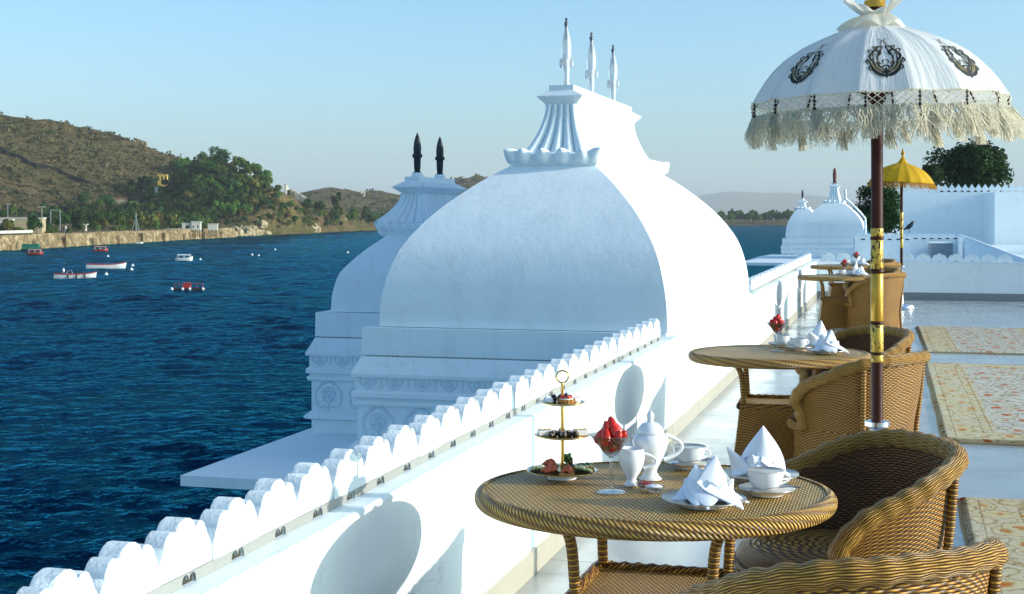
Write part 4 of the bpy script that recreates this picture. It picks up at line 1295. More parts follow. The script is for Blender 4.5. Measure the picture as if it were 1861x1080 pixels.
boat('long_boat', 'long plain white boat with orange rim, the farther of the two long boats', 192, 488, 70, 'boat_white', .16, 'boat_red', seats=3, rz=.16, hh=.07)
boat('long_boat', 'long white boat with white motor cover, nearer of the two long boats', 136, 506, 74, 'boat_white', .17, 'boat_red', seats=4, rz=.14, outboard=True, hh=.065)
boat('rowing_boat', 'small pale boat pulled in under the embankment', 252, 443, 15, 'boat_white', .3, seats=2)
Y = 12 * FPX / (528 - 388); ra = at(342, 528, Y); ra.z = WATER_Z
raft = thing('raft', 'dark pontoon raft with red seat and rails and white end floats', 'raft', ra, .02)
MB().box(-2.45, 2.45, -1.0, 1.0, .02, .30).build('deck', M['boat_dark'], raft, False)
for y in (-.85, .85): MB().tube([(-2.5, y, .1), (2.5, y, .1)], .3, 12).build('pontoon', M['boat_dark'], raft)
for x in (-2.3, -.65, .45, 2.5): MB().blob((x, -1.1, .28), (.24, .2, .24), 12, 8).build('float', M['boat_white'], raft)
MB().box(-.85, .35, -.5, .5, .302, .72).build('seat', M['boat_red'], raft, False); MB().box(-.85, .35, .35, .5, .722, 1.2).build('backrest', M['boat_red'], raft, False)
for x in (-2.3, -1.6, 1.2, 2.1): MB().tube([(x, .8, .3), (x, .8, 1.05)], .04, 6).build('rail_post', M['boat_red'], raft)
for x0, x1 in ((-2.3, -1.0), (.5, 2.1)): MB().tube([(x0, .8, 1.0), (x1, .8, 1.0)], .04, 6).build('rail', M['boat_red'], raft)
bme = None
for i, (px, py) in enumerate(((193, 500), (241, 484), (239, 491), (364, 473), (196, 467), (458, 464), (470, 466), (500, 455), (632, 460))):
    Y = 12 * FPX / (py - 388); p = at(px, py, Y)
    if bme is None:
        bme = MB().lathe([(.0, -.3), (.2, -.22), (.34, 0), (.30, .2), (.16, .34), (.08, .38), (.07, .5), (.0, .52)], 14).mesh('mooring_buoy', M['boat_white'])
    bo = from_mesh('mooring_buoy', bme, None, (p.x, Y, WATER_Z + .05))
    bo.scale = (1.05, 1.05, 1.05)
    lab = {0: 'white mooring buoy off the bow of the nearer long boat', 1: 'white mooring buoy off the bow of the farther long boat', 2: 'flat white float just below the farther long boat bow buoy', 3: 'white mooring buoy right of the white canopy boat', 4: 'small pale buoy right below the orange-red canopied boat',
           5: 'left buoy of the close pair in the middle of the lake', 6: 'right buoy of the close pair in the middle of the lake', 7: 'white buoy just right of the close pair', 8: 'lone white buoy near the small black-finialed dome'}[i]
    tag(bo, lab, 'buoy', 'mooring buoys on the lake')

# ================================================================== FURNITURE
TOPZ = 0.735
def oval(m):
    c_, s_ = math.cos(WRZ), math.sin(WRZ); out = []
    for x, y, z in m.v:
        X, Yy = (x * c_ - y * s_) * 1.012, (x * s_ + y * c_) * .90
        out.append((X * c_ + Yy * s_, -X * s_ + Yy * c_, z))
    m.v = out
    return m
def make_table():
    t = thing('wicker_table', 'round woven wicker table nearest the camera, laid with the tiered cake stand', 'table', (.400, 4.0, 0), WRZ, 'wicker tables along the parapet')
    m = MB()
    m.lathe([(0.0, TOPZ), (.25, TOPZ), (.478, TOPZ), (.4781, TOPZ - .0005)], 96)
    m.lathe([(.40, TOPZ - .05), (.4781, TOPZ - .049)], 96)
    oval(m); m.build('tabletop', M['top'], t, True, 60)
    rim = MB()
    path = [(.478 * math.cos(2*PI*i/160), .478 * math.sin(2*PI*i/160), TOPZ - .0245) for i in range(160)]
    # braided edge: half-round section
    vs = []; fs = []; fu = []; S = 14
    for i in range(160):
        a = 2 * PI * i / 160
        for k in range(S):
            q = -PI / 2 - .2 + (PI + .4) * k / (S - 1)
            rr = .476 + .024 * math.cos(q); zz = TOPZ - .0225 + .0262 * math.sin(q)
            vs.append((rr * math.cos(a), rr * math.sin(a), zz))
    for i in range(160):
        for k in range(S - 1):
            j = (i + 1) % 160
            fs.append((i*S + k, j*S + k, j*S + k + 1, i*S + k + 1))
            u0 = i / 160 * 2 * PI * .5; u1 = (i + 1) / 160 * 2 * PI * .5; v0 = k * .0065; v1 = (k + 1) * .0065
            fu.append([(u0, v0), (u1, v0), (u1, v1), (u0, v1)])
    oval(rim.add(vs, fs, fu)).build('braided_edge', M['braid'], t, True, None)
    h = .185
    for sx in (-1, 1):
        for sy in (-1, 1):
            MB().tube(cat([(sx * h * 1.22, sy * h * 1.22, TOPZ - .045), (sx * h * 1.06, sy * h * 1.06, .62), (sx * h, sy * h, .47)], 6), .0155, 12).build('leg', M['wrap'], t)
    # woven box under the table: flared sides, arched foot
    H = .45
    bx = MB()
    def side(rot):
        c, s = math.cos(rot), math.sin(rot)
        def P(u, v):
            z0 = 0.015 + .095 * (1 - abs(2 * u - 1) ** 2.2)
            z = lerp(z0, H, v)
            w = lerp(.265, .205, (z / H) ** .7) + .012 * (1 - z / H) ** 3
            x = lerp(-w, w, u); y = -w - .012 * math.sin(PI * u)
            return (x * c - y * s, x * s + y * c, z)
        bx.grid(P, 20, 18, uvs=lambda u, v: (u * .46, v * .45))
        bx.grid(lambda u, v: tuple(Vector(P(u, v)) * .965 + Vector((0, 0, .003))), 20, 18, uvs=lambda u, v: (u * .46, v * .45), flip=True)
    for k in range(4): side(k * PI / 2)
    bx.build('base_box', M['weave'], t, True, 50)
    MB().grid(lambda u, v: (lerp(-.2, .2, u), lerp(-.2, .2, v), H + .004), 4, 4, uvs=lambda u, v: (u * .4, v * .4)).build('shelf', M['top'], t, False)
    sp = [(.205, -.205), (.205, .205), (-.205, .205), (-.205, -.205)]
    tw = MB()
    for (x0, y0), (x1, y1) in zip(sp, sp[1:] + sp[:1]):
        tw.tube([(lerp(x0, x1, i / 20), lerp(y0, y1, i / 20), H + .006) for i in range(21)], lambda l: .017 + .003 * math.sin(l * 2 * PI / .04), 10)
    tw.build('twisted_edge', M['rope'], t, True, None)
    return t

def make_chair():
    t = thing('wicker_chair', 'wicker tub chair seen from behind in the bottom right corner, nearest the camera', 'chair', (0, 0, 0), 0, 'wicker tub chairs')
    # rim path in plan (front is -x), angle 0 at the back
    TH = 112
    def plan(th, s=1.0):
        c, q = math.cos(th), math.sin(th)
        return (.315 * math.copysign(abs(c) ** .85, c) * s * (1.22 if c < 0 else 1), .335 * math.copysign(abs(q) ** .80, q) * s)
    def rimz(th):
        a = abs(math.degrees(th))
        return interp([(0, .775), (30, .772), (50, .755), (70, .725), (88, .675), (100, .63), (107, .59), (112, .545)], a)
    N = 72
    path = []
    for i in range(N + 1):
        th = R(lerp(-TH, TH, i / N)); x, y = plan(th)
        path.append((x, y, rimz(th)))
    def scale_at(z): return interp([(.0, .93), (.12, .87), (.30, .82), (.42, .84), (.58, .93), (.78, 1.0)], z)
    tail = []
    for z, dx in ((.505, -.007), (.465, -.010), (.425, -.010), (.39, -.004)):
        xe, ye = plan(R(TH), scale_at(z)); tail.append((xe + dx, ye, z))
    full = [(x, -y, z) for x, y, z in tail[::-1]] + path + tail
    rmb = MB()
    smooth_path = cat(full, 2)
    rmb.tube(smooth_path, lambda l: .0300 + .0028 * math.sin(l * 2 * PI / .068), 18)
    rmb.build('rolled_rim', M['rim'], t, True, None)
    # shell below the rim
    def shell(off, upper):
        def P(u, v):
            if upper:
                th = R(lerp(-TH, TH, u)); zt = rimz(th) - .01; zb = .40
            else:
                th = R(lerp(-180, 180, u)); zt = .40; zb = .055 + .05 * (.5 + .5 * math.cos(th * 4)) 
            z = lerp(zb, zt, v)
            x, y = plan(th, scale_at(z) - off)
            if not upper or True:
                pass
            return (x, y, z)
        return P
    # longer perimeter step so the weave reads at its true size
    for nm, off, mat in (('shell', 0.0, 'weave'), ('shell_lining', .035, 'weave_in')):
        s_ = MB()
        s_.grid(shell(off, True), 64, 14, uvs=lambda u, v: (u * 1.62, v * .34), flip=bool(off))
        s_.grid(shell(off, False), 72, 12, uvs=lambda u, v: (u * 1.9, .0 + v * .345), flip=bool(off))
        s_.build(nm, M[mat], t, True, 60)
    # seat
    st = MB()
    def seat(u, v):
        th = 2 * PI * u
        prof = [(.0, .478), (.5, .478), (.88, .474), (.97, .466), (1.0, .452), (1.0, .435), (.97, .42), (.90, .418)]
        k = v * (len(prof) - 1); i = min(len(prof) - 2, int(k)); f = k - i
        s = lerp(prof[i][0], prof[i+1][0], f); z = lerp(prof[i][1], prof[i+1][1], f)
        x, y = plan(th, .80 * s)
        return (x * 1.03 - .012, y, z)
    st.grid(seat, 64, 14, cu=True, uvs=lambda u, v: (u * 1.7, v * .37))
    st.build('seat', M['seat'], t, True, None)
    # front apron roll under the seat
    ap = []
    for i in range(25):
        th = R(lerp(TH, 360 - TH, i / 24)); x, y = plan(th, .86)
        ap.append((x - .006, y, .405))
    MB().tube(ap, .022, 12).build('front_roll', M['rim'], t, True, None)
    for sy in (-1, 1):
        fx, fy = plan(R(180 - 42 * sy), .80)
        MB().tube([(fx, fy, .10), (fx * 1.03, fy * 1.03, .012)], .016, 10).build('leg', M['wrap'], t)
    # outside posts
    for th in (R(50), R(-50)):
        x0, y0 = plan(th, 1.02); x1, y1 = plan(th, .90); x2, y2 = plan(th, .93)
        MB().tube(cat([(x0, y0, rimz(th) - .01), ((x0 + x1) / 2 + (x0 - x1) * .15, (y0 + y1) / 2 + (y0 - y1) * .15, .58), (x1, y1, .30), (x2 * 1.05, y2 * 1.05, 0.012)], 6), .0135, 10).build('leg', M['wrap'], t)
        fp_ = MB().lathe([(.018, 0), (.018, .022)], 12, (x2 * 1.05, y2 * 1.05, 0)); fp_.build('foot_cap', M['steel'], t)
    return t

tbl = make_table()
T = [Vector((.400, 4.0, 0)), Vector((1.490, 7.93, 0)), Vector((4.04, 17.6, 0)), Vector((4.93, 21.1, 0))]
tl = [None, 'round wicker table second from the camera, in front of the wall with the round shadow', 'round wicker table third from the camera, behind the parasol pole', 'farthest round wicker table, by the end parapet']
for i in (1, 2, 3):
    dup(tbl, T[i], WRZ + .05 * i, tl[i])
ch = make_chair()
def face(fx, fy): return math.atan2(fy, fx) - PI
ch.location = (.735, 3.25, 0); ch.rotation_euler = (0, 0, face(-.39, .92))
dup(ch, (1.035, 4.43, 0), face(-.98, -.22), 'wicker tub chair with dark interior and seat showing, drawn up right of the nearest table')
dup(ch, (1.80, 7.42, 0), face(-.68, .73), 'wicker tub chair seen from its side before the second table, behind the parasol pole')
dup(ch, (2.08, 8.72, 0), face(-.92, -.40), 'wicker tub chair with its open inside facing us beyond the second table')
dup(ch, (T[2].x + .35, T[2].y - .40, 0), face(-.68, .73), 'wicker tub chair seen from its side before the third table')
dup(ch, (T[2].x + .62, T[2].y + .88, 0), face(-.92, -.40), 'wicker tub chair on the far side of the third table, its dark inside showing')
dup(ch, (T[3].x + .35, T[3].y - .40, 0), face(-.68, .73), 'wicker tub chair before the farthest table, one splayed leg showing')
dup(ch, (T[3].x + .62, T[3].y + .88, 0), face(-.92, -.40), 'farthest wicker tub chair, beyond the last table under the yellow parasol')

# ------------------------------------------------------------------ parasols
def carved_gold():
    k = NT('carved_gold')
    g = k.coord('Object')
    n_ = k.n('ShaderNodeTexVoronoi'); n_.inputs['Scale'].default_value = 34
    mp = k.n('ShaderNodeMapping'); mp.inputs['Scale'].default_value = (1.0, 1.0, .55); k.l(g, mp.inputs[0])
    n2 = k.n('ShaderNodeTexNoise'); n2.inputs['Scale'].default_value = 55; n2.inputs['Detail'].default_value = 2; n2.inputs['Distortion'].default_value = 1.5
    k.l(mp.outputs[0], n2.inputs['Vector'])
    c = k.ramp(n2.outputs['Fac'], [(.56, (.62, .40, .06)), (.585, (.02, .012, .006))])
    k.set(Base_Color=c, Roughness=.35, Metallic=.35)
    return k.m
M['gold_paint'] = simple('gold_paint', (.60, .33, .035), .3, .4, var=.2, scale=20)
M['gold_carved'] = carved_gold()
def fabric(name, a, b, tw):
    k = NT(name)
    f = k.noise(k.coord('Object'), 14, 3)
    c = k.mix(f, a, b)
    k.set(Base_Color=c, Roughness=.7, Specular_IOR_Level=.3)
    sep = k.n('ShaderNodeSeparateXYZ'); k.l(k.coord('UV'), sep.inputs[0])
    cmb = k.n('ShaderNodeCombineXYZ'); k.l(k.math('MULTIPLY', sep.outputs[0], 26.0), cmb.inputs[0]); k.l(k.math('MULTIPLY', sep.outputs[1], 3.2), cmb.inputs[1])
    k.set(Normal=k.bump(k.noise(cmb.outputs[0], 1.6, 3), .5, .012))
    tr = k.n('ShaderNodeBsdfTranslucent'); k.l(c, tr.inputs[0])
    mx = k.n('ShaderNodeMixShader'); mx.inputs[0].default_value = tw
    k.l(k.b.outputs[0], mx.inputs[1]); k.l(tr.outputs[0], mx.inputs[2]); k.l(mx.outputs[0], k.out.inputs[0])
    return k.m
M['canopy_white'] = fabric('white_cotton', (.80, .81, .79), (.87, .88, .86), .30)
M['canopy_yellow'] = fabric('yellow_silk', (.72, .40, .012), (.78, .47, .02), .35)
M['thread_cream'] = fabric('cream_thread', (.93, .88, .74), (.95, .93, .84), .68)
M['thread_yellow'] = fabric('yellow_thread', (.66, .34, .01), (.75, .44, .02), .3)
M['bead'] = simple('dark_bead', (.015, .008, .005), .3)
M['ink'] = simple('printed_ink', (.018, .018, .014), .6)
M['ink_gold'] = simple('printed_gold', (.34, .27, .11), .5, .2)

CAN = [(.500, 0.0), (.492, .015), (.470, .052), (.440, .093), (.402, .135), (.357, .176), (.300, .213), (.250, .237), (.200, .258), (.150, .277), (.110, .290)]
def can_r(z): return interp([(z_, r_) for r_, z_ in CAN], z)
CANL = [0.0]
for (r0, z0), (r1, z1) in zip(CAN, CAN[1:]): CANL.append(CANL[-1] + math.hypot(r1 - r0, z1 - z0))
def can_at(s):
    r = interp(list(zip(CANL, [p[0] for p in CAN])), s); z = interp(list(zip(CANL, [p[1] for p in CAN])), s)
    return r, z
def can_pt(th, s, off=0.0, ribs=16):
    r, z = can_at(s)
    sag = abs(math.sin(th * ribs / 2))
    r *= 1 - .035 * sag * (1 - s / CANL[-1])
    z -= .004 * sag
    return Vector(((r + off) * math.cos(th), (r + off) * math.sin(th), z + off * .5))

def parasol(name, label, loc, rimz, cmat, fmat, motifs, tiltx, tilty, bands, seed, knot=True, nstr=2100, stand=True):
    rnd = random.Random(seed)
    t = thing(name, label, 'parasol', loc)
    tilt = Matrix.Rotation(tilty, 3, 'Y') @ Matrix.Rotation(tiltx, 3, 'X')
    def C(p): return tilt @ Vector(p) + Vector((0, 0, rimz))
    # pole
    MB().tube([(0, 0, .05), (0, 0, rimz + .30)], .0235, 20).build('pole', M['wood'], t)
    for (za, zb, kind) in bands:
        if kind == 'ring':
            MB().lathe([(.0236, za), (.0268, za + .002), (.0268, zb - .002), (.0236, zb)], 20).build('pole_ring', M['wood'], t, True, 60)
        else:
            MB().lathe([(.0236, za), (.0252, za + .002), (.0252, zb - .002), (.0236, zb)], 20).build('gold_sleeve', M[kind], t, True, 60)
    if stand:
        MB().lathe([(.20, 0), (.21, .01), (.20, .05), (.05, .075), (.031, .08), (.029, .09), (.029, .645), (.033, .65), (.049, .66), (.049, .677), (.033, .681), (.0238, .682)], 28).build('stand', M['steel'], t, True, 40)
    # canopy
    can = MB()
    can.grid(lambda u, v: C(can_pt(2 * PI * u, v * CANL[-1])), 192, 20, cu=True, uvs=lambda u, v: (u * 3.1, v * .5))
    can.build('canopy', M[cmat], t, True, None)
    for i in range(16):
        th = 2 * PI * i / 16
        MB().tube([C(can_pt(th, CANL[-1] * k / 10, -.008)) for k in range(11)], .0045, 6).build('rib', M['wood'], t)
    for i in range(8):
        th = 2 * PI * i / 8
        MB().tube([C(can_pt(th, CANL[-1] * .42, -.014)), Vector((.03 * math.cos(th), .03 * math.sin(th), rimz + .02))], .004, 6).build('strut', M['wood'], t)
    MB().lathe([(.0237, rimz - .01), (.036, rimz), (.038, rimz + .03), (.0237, rimz + .04)], 16).build('hub', M['wood'], t)
    # piping along the hem
    hem = MB(); hem.tube([C(can_pt(2 * PI * k / 192, 0.0, .001)) for k in range(192)], .0035, 6, closed=True)
    hem.build('hem', M[fmat], t)
    # fringe: knotted net then hanging threads, a little blown to +x
    def wind(p, d, th): return p + Vector((.10 * d * d * 6 + .25 * d * max(0, math.cos(th)), .02 * d, 0))
    net = MB(); NN = 88
    NL = .064 if motifs else .02
    for i in range(NN):
        for sg in (-1, 1):
            pts = []
            for k in range(7):
                th = 2 * PI * (i + sg * k / 6 * 2.5) / NN
                d = NL * k / 6
                p = C(can_pt(th, 0.0)) + Vector((0, 0, -d))
                q = Vector((math.cos(th), math.sin(th), 0)) * (.012 * math.sin(k * 1.1) * .6 + .05 * d)
                pts.append(wind(p + q, d, th))
            net.tube(pts, .00165, 4, caps=False)
    net.build('fringe_net', M[fmat], t, True, None)
    fr_ = MB()
    for i in range(nstr):
        th = 2 * PI * (i + rnd.uniform(-.5, .5)) / nstr
        clump = mnoise.noise(Vector((math.cos(th) * 5, math.sin(th) * 5, seed)))
        L = (.092 if motifs else .075) * (1 + .30 * clump + rnd.uniform(-.22, .22))
        n0 = C(can_pt(th, 0.0)); pts = []
        ph = rnd.uniform(0, 6.28); am = rnd.uniform(.004, .014); out = rnd.uniform(-.02, .05)
        th2 = th + .17 * mnoise.noise(Vector((th * 9, 3, seed)))
        for k in range(6):
            d = NL * .75 + L * k / 5
            rad = Vector((math.cos(th2), math.sin(th2), 0)); tan = Vector((-rad.y, rad.x, 0))
            p = n0 + Vector((0, 0, -d)) + rad * (out * k / 5 + .02 * d) + tan * (am * math.sin(ph + k * 1.5) + (th2 - th) * .5 * k / 5)
            pts.append(wind(p, d, th))
        fr_.tube(pts, [.0011, .0015, .0017, .0016, .0013, .0007], 3, caps=False)
    fr_.build('fringe', M[fmat], t, True, None)
    if motifs:
        for i in range(16):
            th = 2 * PI * i / 16 + .06
            p0 = C(can_pt(th, 0.0, .006)); ts = MB(); bd = MB()
            bd.tube([p0, p0 + Vector((0, 0, -.064))], .0018, 5)
            for k in range(4): bd.blob(p0 + Vector((0, 0, -.012 - .014 * k)), .0068 if k % 2 else .0055, 10, 6)
            for q in range(30):
                a = rnd.uniform(0, 6.28); rr = rnd.uniform(.2, 1)
                pts = []
                for k in range(6):
                    d = .062 + .115 * k / 5
                    sp = (.004 + .026 * (k / 5) ** .8) * rr
                    pts.append(wind(p0 + Vector((sp * math.cos(a) + rnd.uniform(-.002, .002), sp * math.sin(a), -d)), d * .8, th))
                ts.tube(pts, [.002, .0022, .0022, .002, .0018, .001], 3, caps=False)
            o_ = ts.build('tassel', M[fmat], t, True, None); bd.build('bead_string', M['bead'], o_)
    # printed motifs
    if motifs:
        strokes = []
        def st(pts, w, key='ink'): strokes.append((cat([(x * 1.12, y * 1.38) for x, y in pts], 4), w * 1.85, key))
        for s in (1, -1):
            st([(s*.004, .062), (s*.010, .078), (s*.003, .090), (s*.006, .104), (s*.014, .108), (s*.017, .100)], .0022)
            st([(0, -.058), (s*.022, -.054), (s*.040, -.038), (s*.049, -.014), (s*.058, .006)], .0075)
            st([(0, -.050), (s*.018, -.040), (s*.034, -.022), (s*.040, .000), (s*.036, .016)], .0060)
            st([(s*.044, -.004), (s*.050, .014), (s*.042, .028), (s*.030, .022)], .0055)
            st([(s*.040, .016), (s*.038, .036), (s*.026, .046), (s*.018, .036), (s*.024, .028)], .0052)
            st([(s*.028, .040), (s*.024, .056), (s*.013, .064), (s*.006, .056), (s*.011, .047)], .0050)
            st([(s*.010, .050), (s*.017, .030), (s*.026, .010), (s*.020, -.014)], .0045)
            st([(s*.030, -.006), (s*.020, -.024), (s*.008, -.034)], .0050)
            st([(s*.003, -.044), (s*.012, -.030), (s*.004, -.020), (0, -.024)], .0042)
            st([(s*.024, -.045), (s*.037, -.029), (s*.045, -.008)], .0026, 'ink_gold')
            st([(s*.012, -.046), (s*.026, -.032), (s*.035, -.010)], .0024, 'ink_gold')
            st([(s*.040, .012), (s*.043, .022), (s*.036, .024)], .0022, 'ink_gold')
            st([(s*.036, .030), (s*.028, .040), (s*.023, .034)], .0022, 'ink_gold')
            st([(s*.024, .048), (s*.015, .058), (s*.011, .053)], .0020, 'ink_gold')
            st([(s*.020, .010), (s*.023, .000), (s*.018, -.012)], .0018, 'ink_gold')
        for s in (1, -1):
            st([(s*.056, .004), (s*.062, -.006), (s*.056, -.016)], .0040)
            st([(s*.052, -.022), (s*.055, -.034), (s*.046, -.040)], .0036)
            st([(s*.046, .030), (s*.052, .040), (s*.044, .046), (s*.038, .040)], .0034)
            st([(s*.031, .050), (s*.035, .060), (s*.027, .063), (s*.021, .057)], .0030)
            st([(s*.016, .020), (s*.012, .034), (s*.016, .044)], .0026)
            st([(s*.014, -.016), (s*.022, -.008), (s*.028, .004)], .0034)
            st([(s*.008, -.052), (s*.020, -.050), (s*.030, -.042)], .0042)
            st([(s*.006, -.014), (s*.010, -.006), (s*.006, .002), (0, -.002)], .0026)
            st([(s*.030, -.040), (s*.042, -.024), (s*.050, -.002)], .0018, 'ink_gold')
            st([(s*.006, -.040), (s*.014, -.034), (s*.010, -.026)], .0020, 'ink_gold')
        st([(0, -.066), (0, -.030)], .0065)
        for mi in range(8):
            th0 = motifs + mi * PI / 4
            root = None
            for lay, (key, off) in enumerate((('ink', .0022), ('ink_gold', .0036))):
                mm = MB()
                for pts, w, kk in strokes:
                    if kk != key: continue
                    L = []; Rr = []
                    n = len(pts)
                    for i, (x, y) in enumerate(pts):
                        dx = pts[min(i+1, n-1)][0] - pts[max(i-1, 0)][0]; dy = pts[min(i+1, n-1)][1] - pts[max(i-1, 0)][1]
                        l = math.hypot(dx, dy) or 1
                        ww = w * (.35 + .65 * math.sin(PI * min(1, .12 + i / n)))
                        for sgn, arr in ((1, L), (-1, Rr)):
                            xx = x - dy / l * ww * .5 * sgn; yy = y + dx / l * ww * .5 * sgn
                            r, _ = can_at(.150 + yy)
                            arr.append(C(can_pt(th0 + xx / r, .150 + yy, off)))
                    vs = []
                    for a_, b_ in zip(L, Rr): vs += [a_, b_]
                    mm.add(vs, [(2*i, 2*i+2, 2*i+3, 2*i+1) for i in range(n - 1)])
                if root is None: root = mm.build('printed_motif', M[key], t, True, None)
                else: tag(mm.build('motif_highlight', M[key], root, True, None))
    # knotted cloth and finial on top
    top = CAN[-1][1]
    if knot:
        kn = MB()
        def ruff(u, v):
            a = 2 * PI * u
            f = mnoise.noise(Vector((math.cos(a) * 1.6, math.sin(a) * 1.6, 3.1 + seed))); f2 = math.sin(a * 5 + 1.0) * .5 + math.sin(a * 9) * .25
            r = lerp(.050, .142 + .03 * f, v ** .8) + .012 * f2 * v; z = top + .042 + lerp(.010, -.022 + .035 * f + .024 * f2, v) - .03 * v * v
            return C((r * math.cos(a), r * math.sin(a), z))
        kn.grid(ruff, 90, 8, cu=True, uvs=lambda u, v: (u, v * .1))
        def up(u, v):
            a = 2 * PI * u
            f = mnoise.noise(Vector((math.cos(a) * 2.2, math.sin(a) * 2.2, 8 + seed)))
            lift = .018 + .085 * abs(math.cos(a + .15)) ** 2.2 * (1.0 if math.cos(a) > 0 else .85)
            r = .046 + v * (.030 + .050 * abs(math.cos(a)) + .03 * f + .012 * math.sin(a * 7)); z = top + .045 + v * lift * (1 + .3 * f + .22 * math.sin(a * 11))
            return C((r * math.cos(a), r * math.sin(a), z))
        kn.grid(up, 90, 8, cu=True, uvs=lambda u, v: (u, v * .1))
        kn.grid(lambda u, v: C(((.105 - .06 * v) * math.cos(2*PI*u), (.105 - .06 * v) * math.sin(2*PI*u), top - .003 + .055 * v)), 40, 6, cu=True, uvs=lambda u, v: (u, v * .1))
        kn.build('knotted_cloth', M[cmat if not motifs else 'thread_cream'], t, True, None)
        fn = MB().lathe([(.040, 0), (.042, .015), (.036, .02), (.040, .03), (.037, .05), (.026, .056), (.024, .075), (.032, .082), (.030, .095), (.018, .105), (.016, .14), (.022, .155), (.016, .18), (.004, .20)], 18)
        o = fn.build('finial', M['wood'], t, True, 50, C((0, 0, top + .06)))
        MB().lathe([(.0425, .022), (.0425, .05), (.030, .054)], 18).build('gold_collar', M['gold_paint'], o, True, 50)
    else:
        kn = MB()
        kn.grid(lambda u, v: C((lerp(.135, .02, v ** .8) * (1 + .06 * math.sin(2*PI*u*9)) * math.cos(2*PI*u), lerp(.135, .02, v ** .8) * (1 + .06 * math.sin(2*PI*u*9)) * math.sin(2*PI*u), top - .025 + .13 * v ** 1.4)), 60, 8, cu=True, uvs=lambda u, v: (u, v * .2))
        kn.build('top_cap', M[cmat], t, True, None)
        MB().lathe([(.02, 0), (.024, .01), (.016, .02), (.016, .035), (.034, .05), (.036, .065), (.022, .085), (.012, .09), (.020, .10), (.014, .12), (.003, .14)], 14).build('finial', M['gold_paint'], t, True, 50, C((0, 0, top + .10)))
    return t
def zz(py, Y=5.7): return CAMZ - (py - 388) / FPX * Y
BANDS = []
for a, b, k in ((415, 430, 'gold_carved'), (430, 436, 'ring'), (436, 489, 'gold_carved'), (489, 497, 'ring'), (497, 584, 'gold_paint'), (584, 590, 'ring'), (590, 640, 'gold_carved'), (640, 645, 'ring'), (645, 658, 'gold_carved')):
    BANDS.append((zz(b), zz(a), k))
parasol('parasol', 'white fringed parasol printed with dark lotus motifs, on a brown and gold pole', (1.463, 5.7, 0), 1.962, 'canopy_white', 'thread_cream', R(-104.4) + 0.08, R(-.3), R(-1.4), BANDS, 3)
YB = [(1.51 - (y1 - 388) / FPX * 22.6, 1.51 - (y0 - 388) / FPX * 22.6, k) for y0, y1, k in ((386, 400, 'gold_carved'), (401, 414, 'gold_carved'), (416, 432, 'gold_carved'), (434, 451, 'gold_carved'))]
yp = at(1638.5, 388, 22.6)
parasol('parasol', 'small-looking golden yellow parasol far along the terrace, before the palace wall', (yp.x, yp.y, 0), 2.01, 'canopy_yellow', 'thread_yellow', 0, R(1), R(3.0), YB, 7, knot=False, nstr=700)

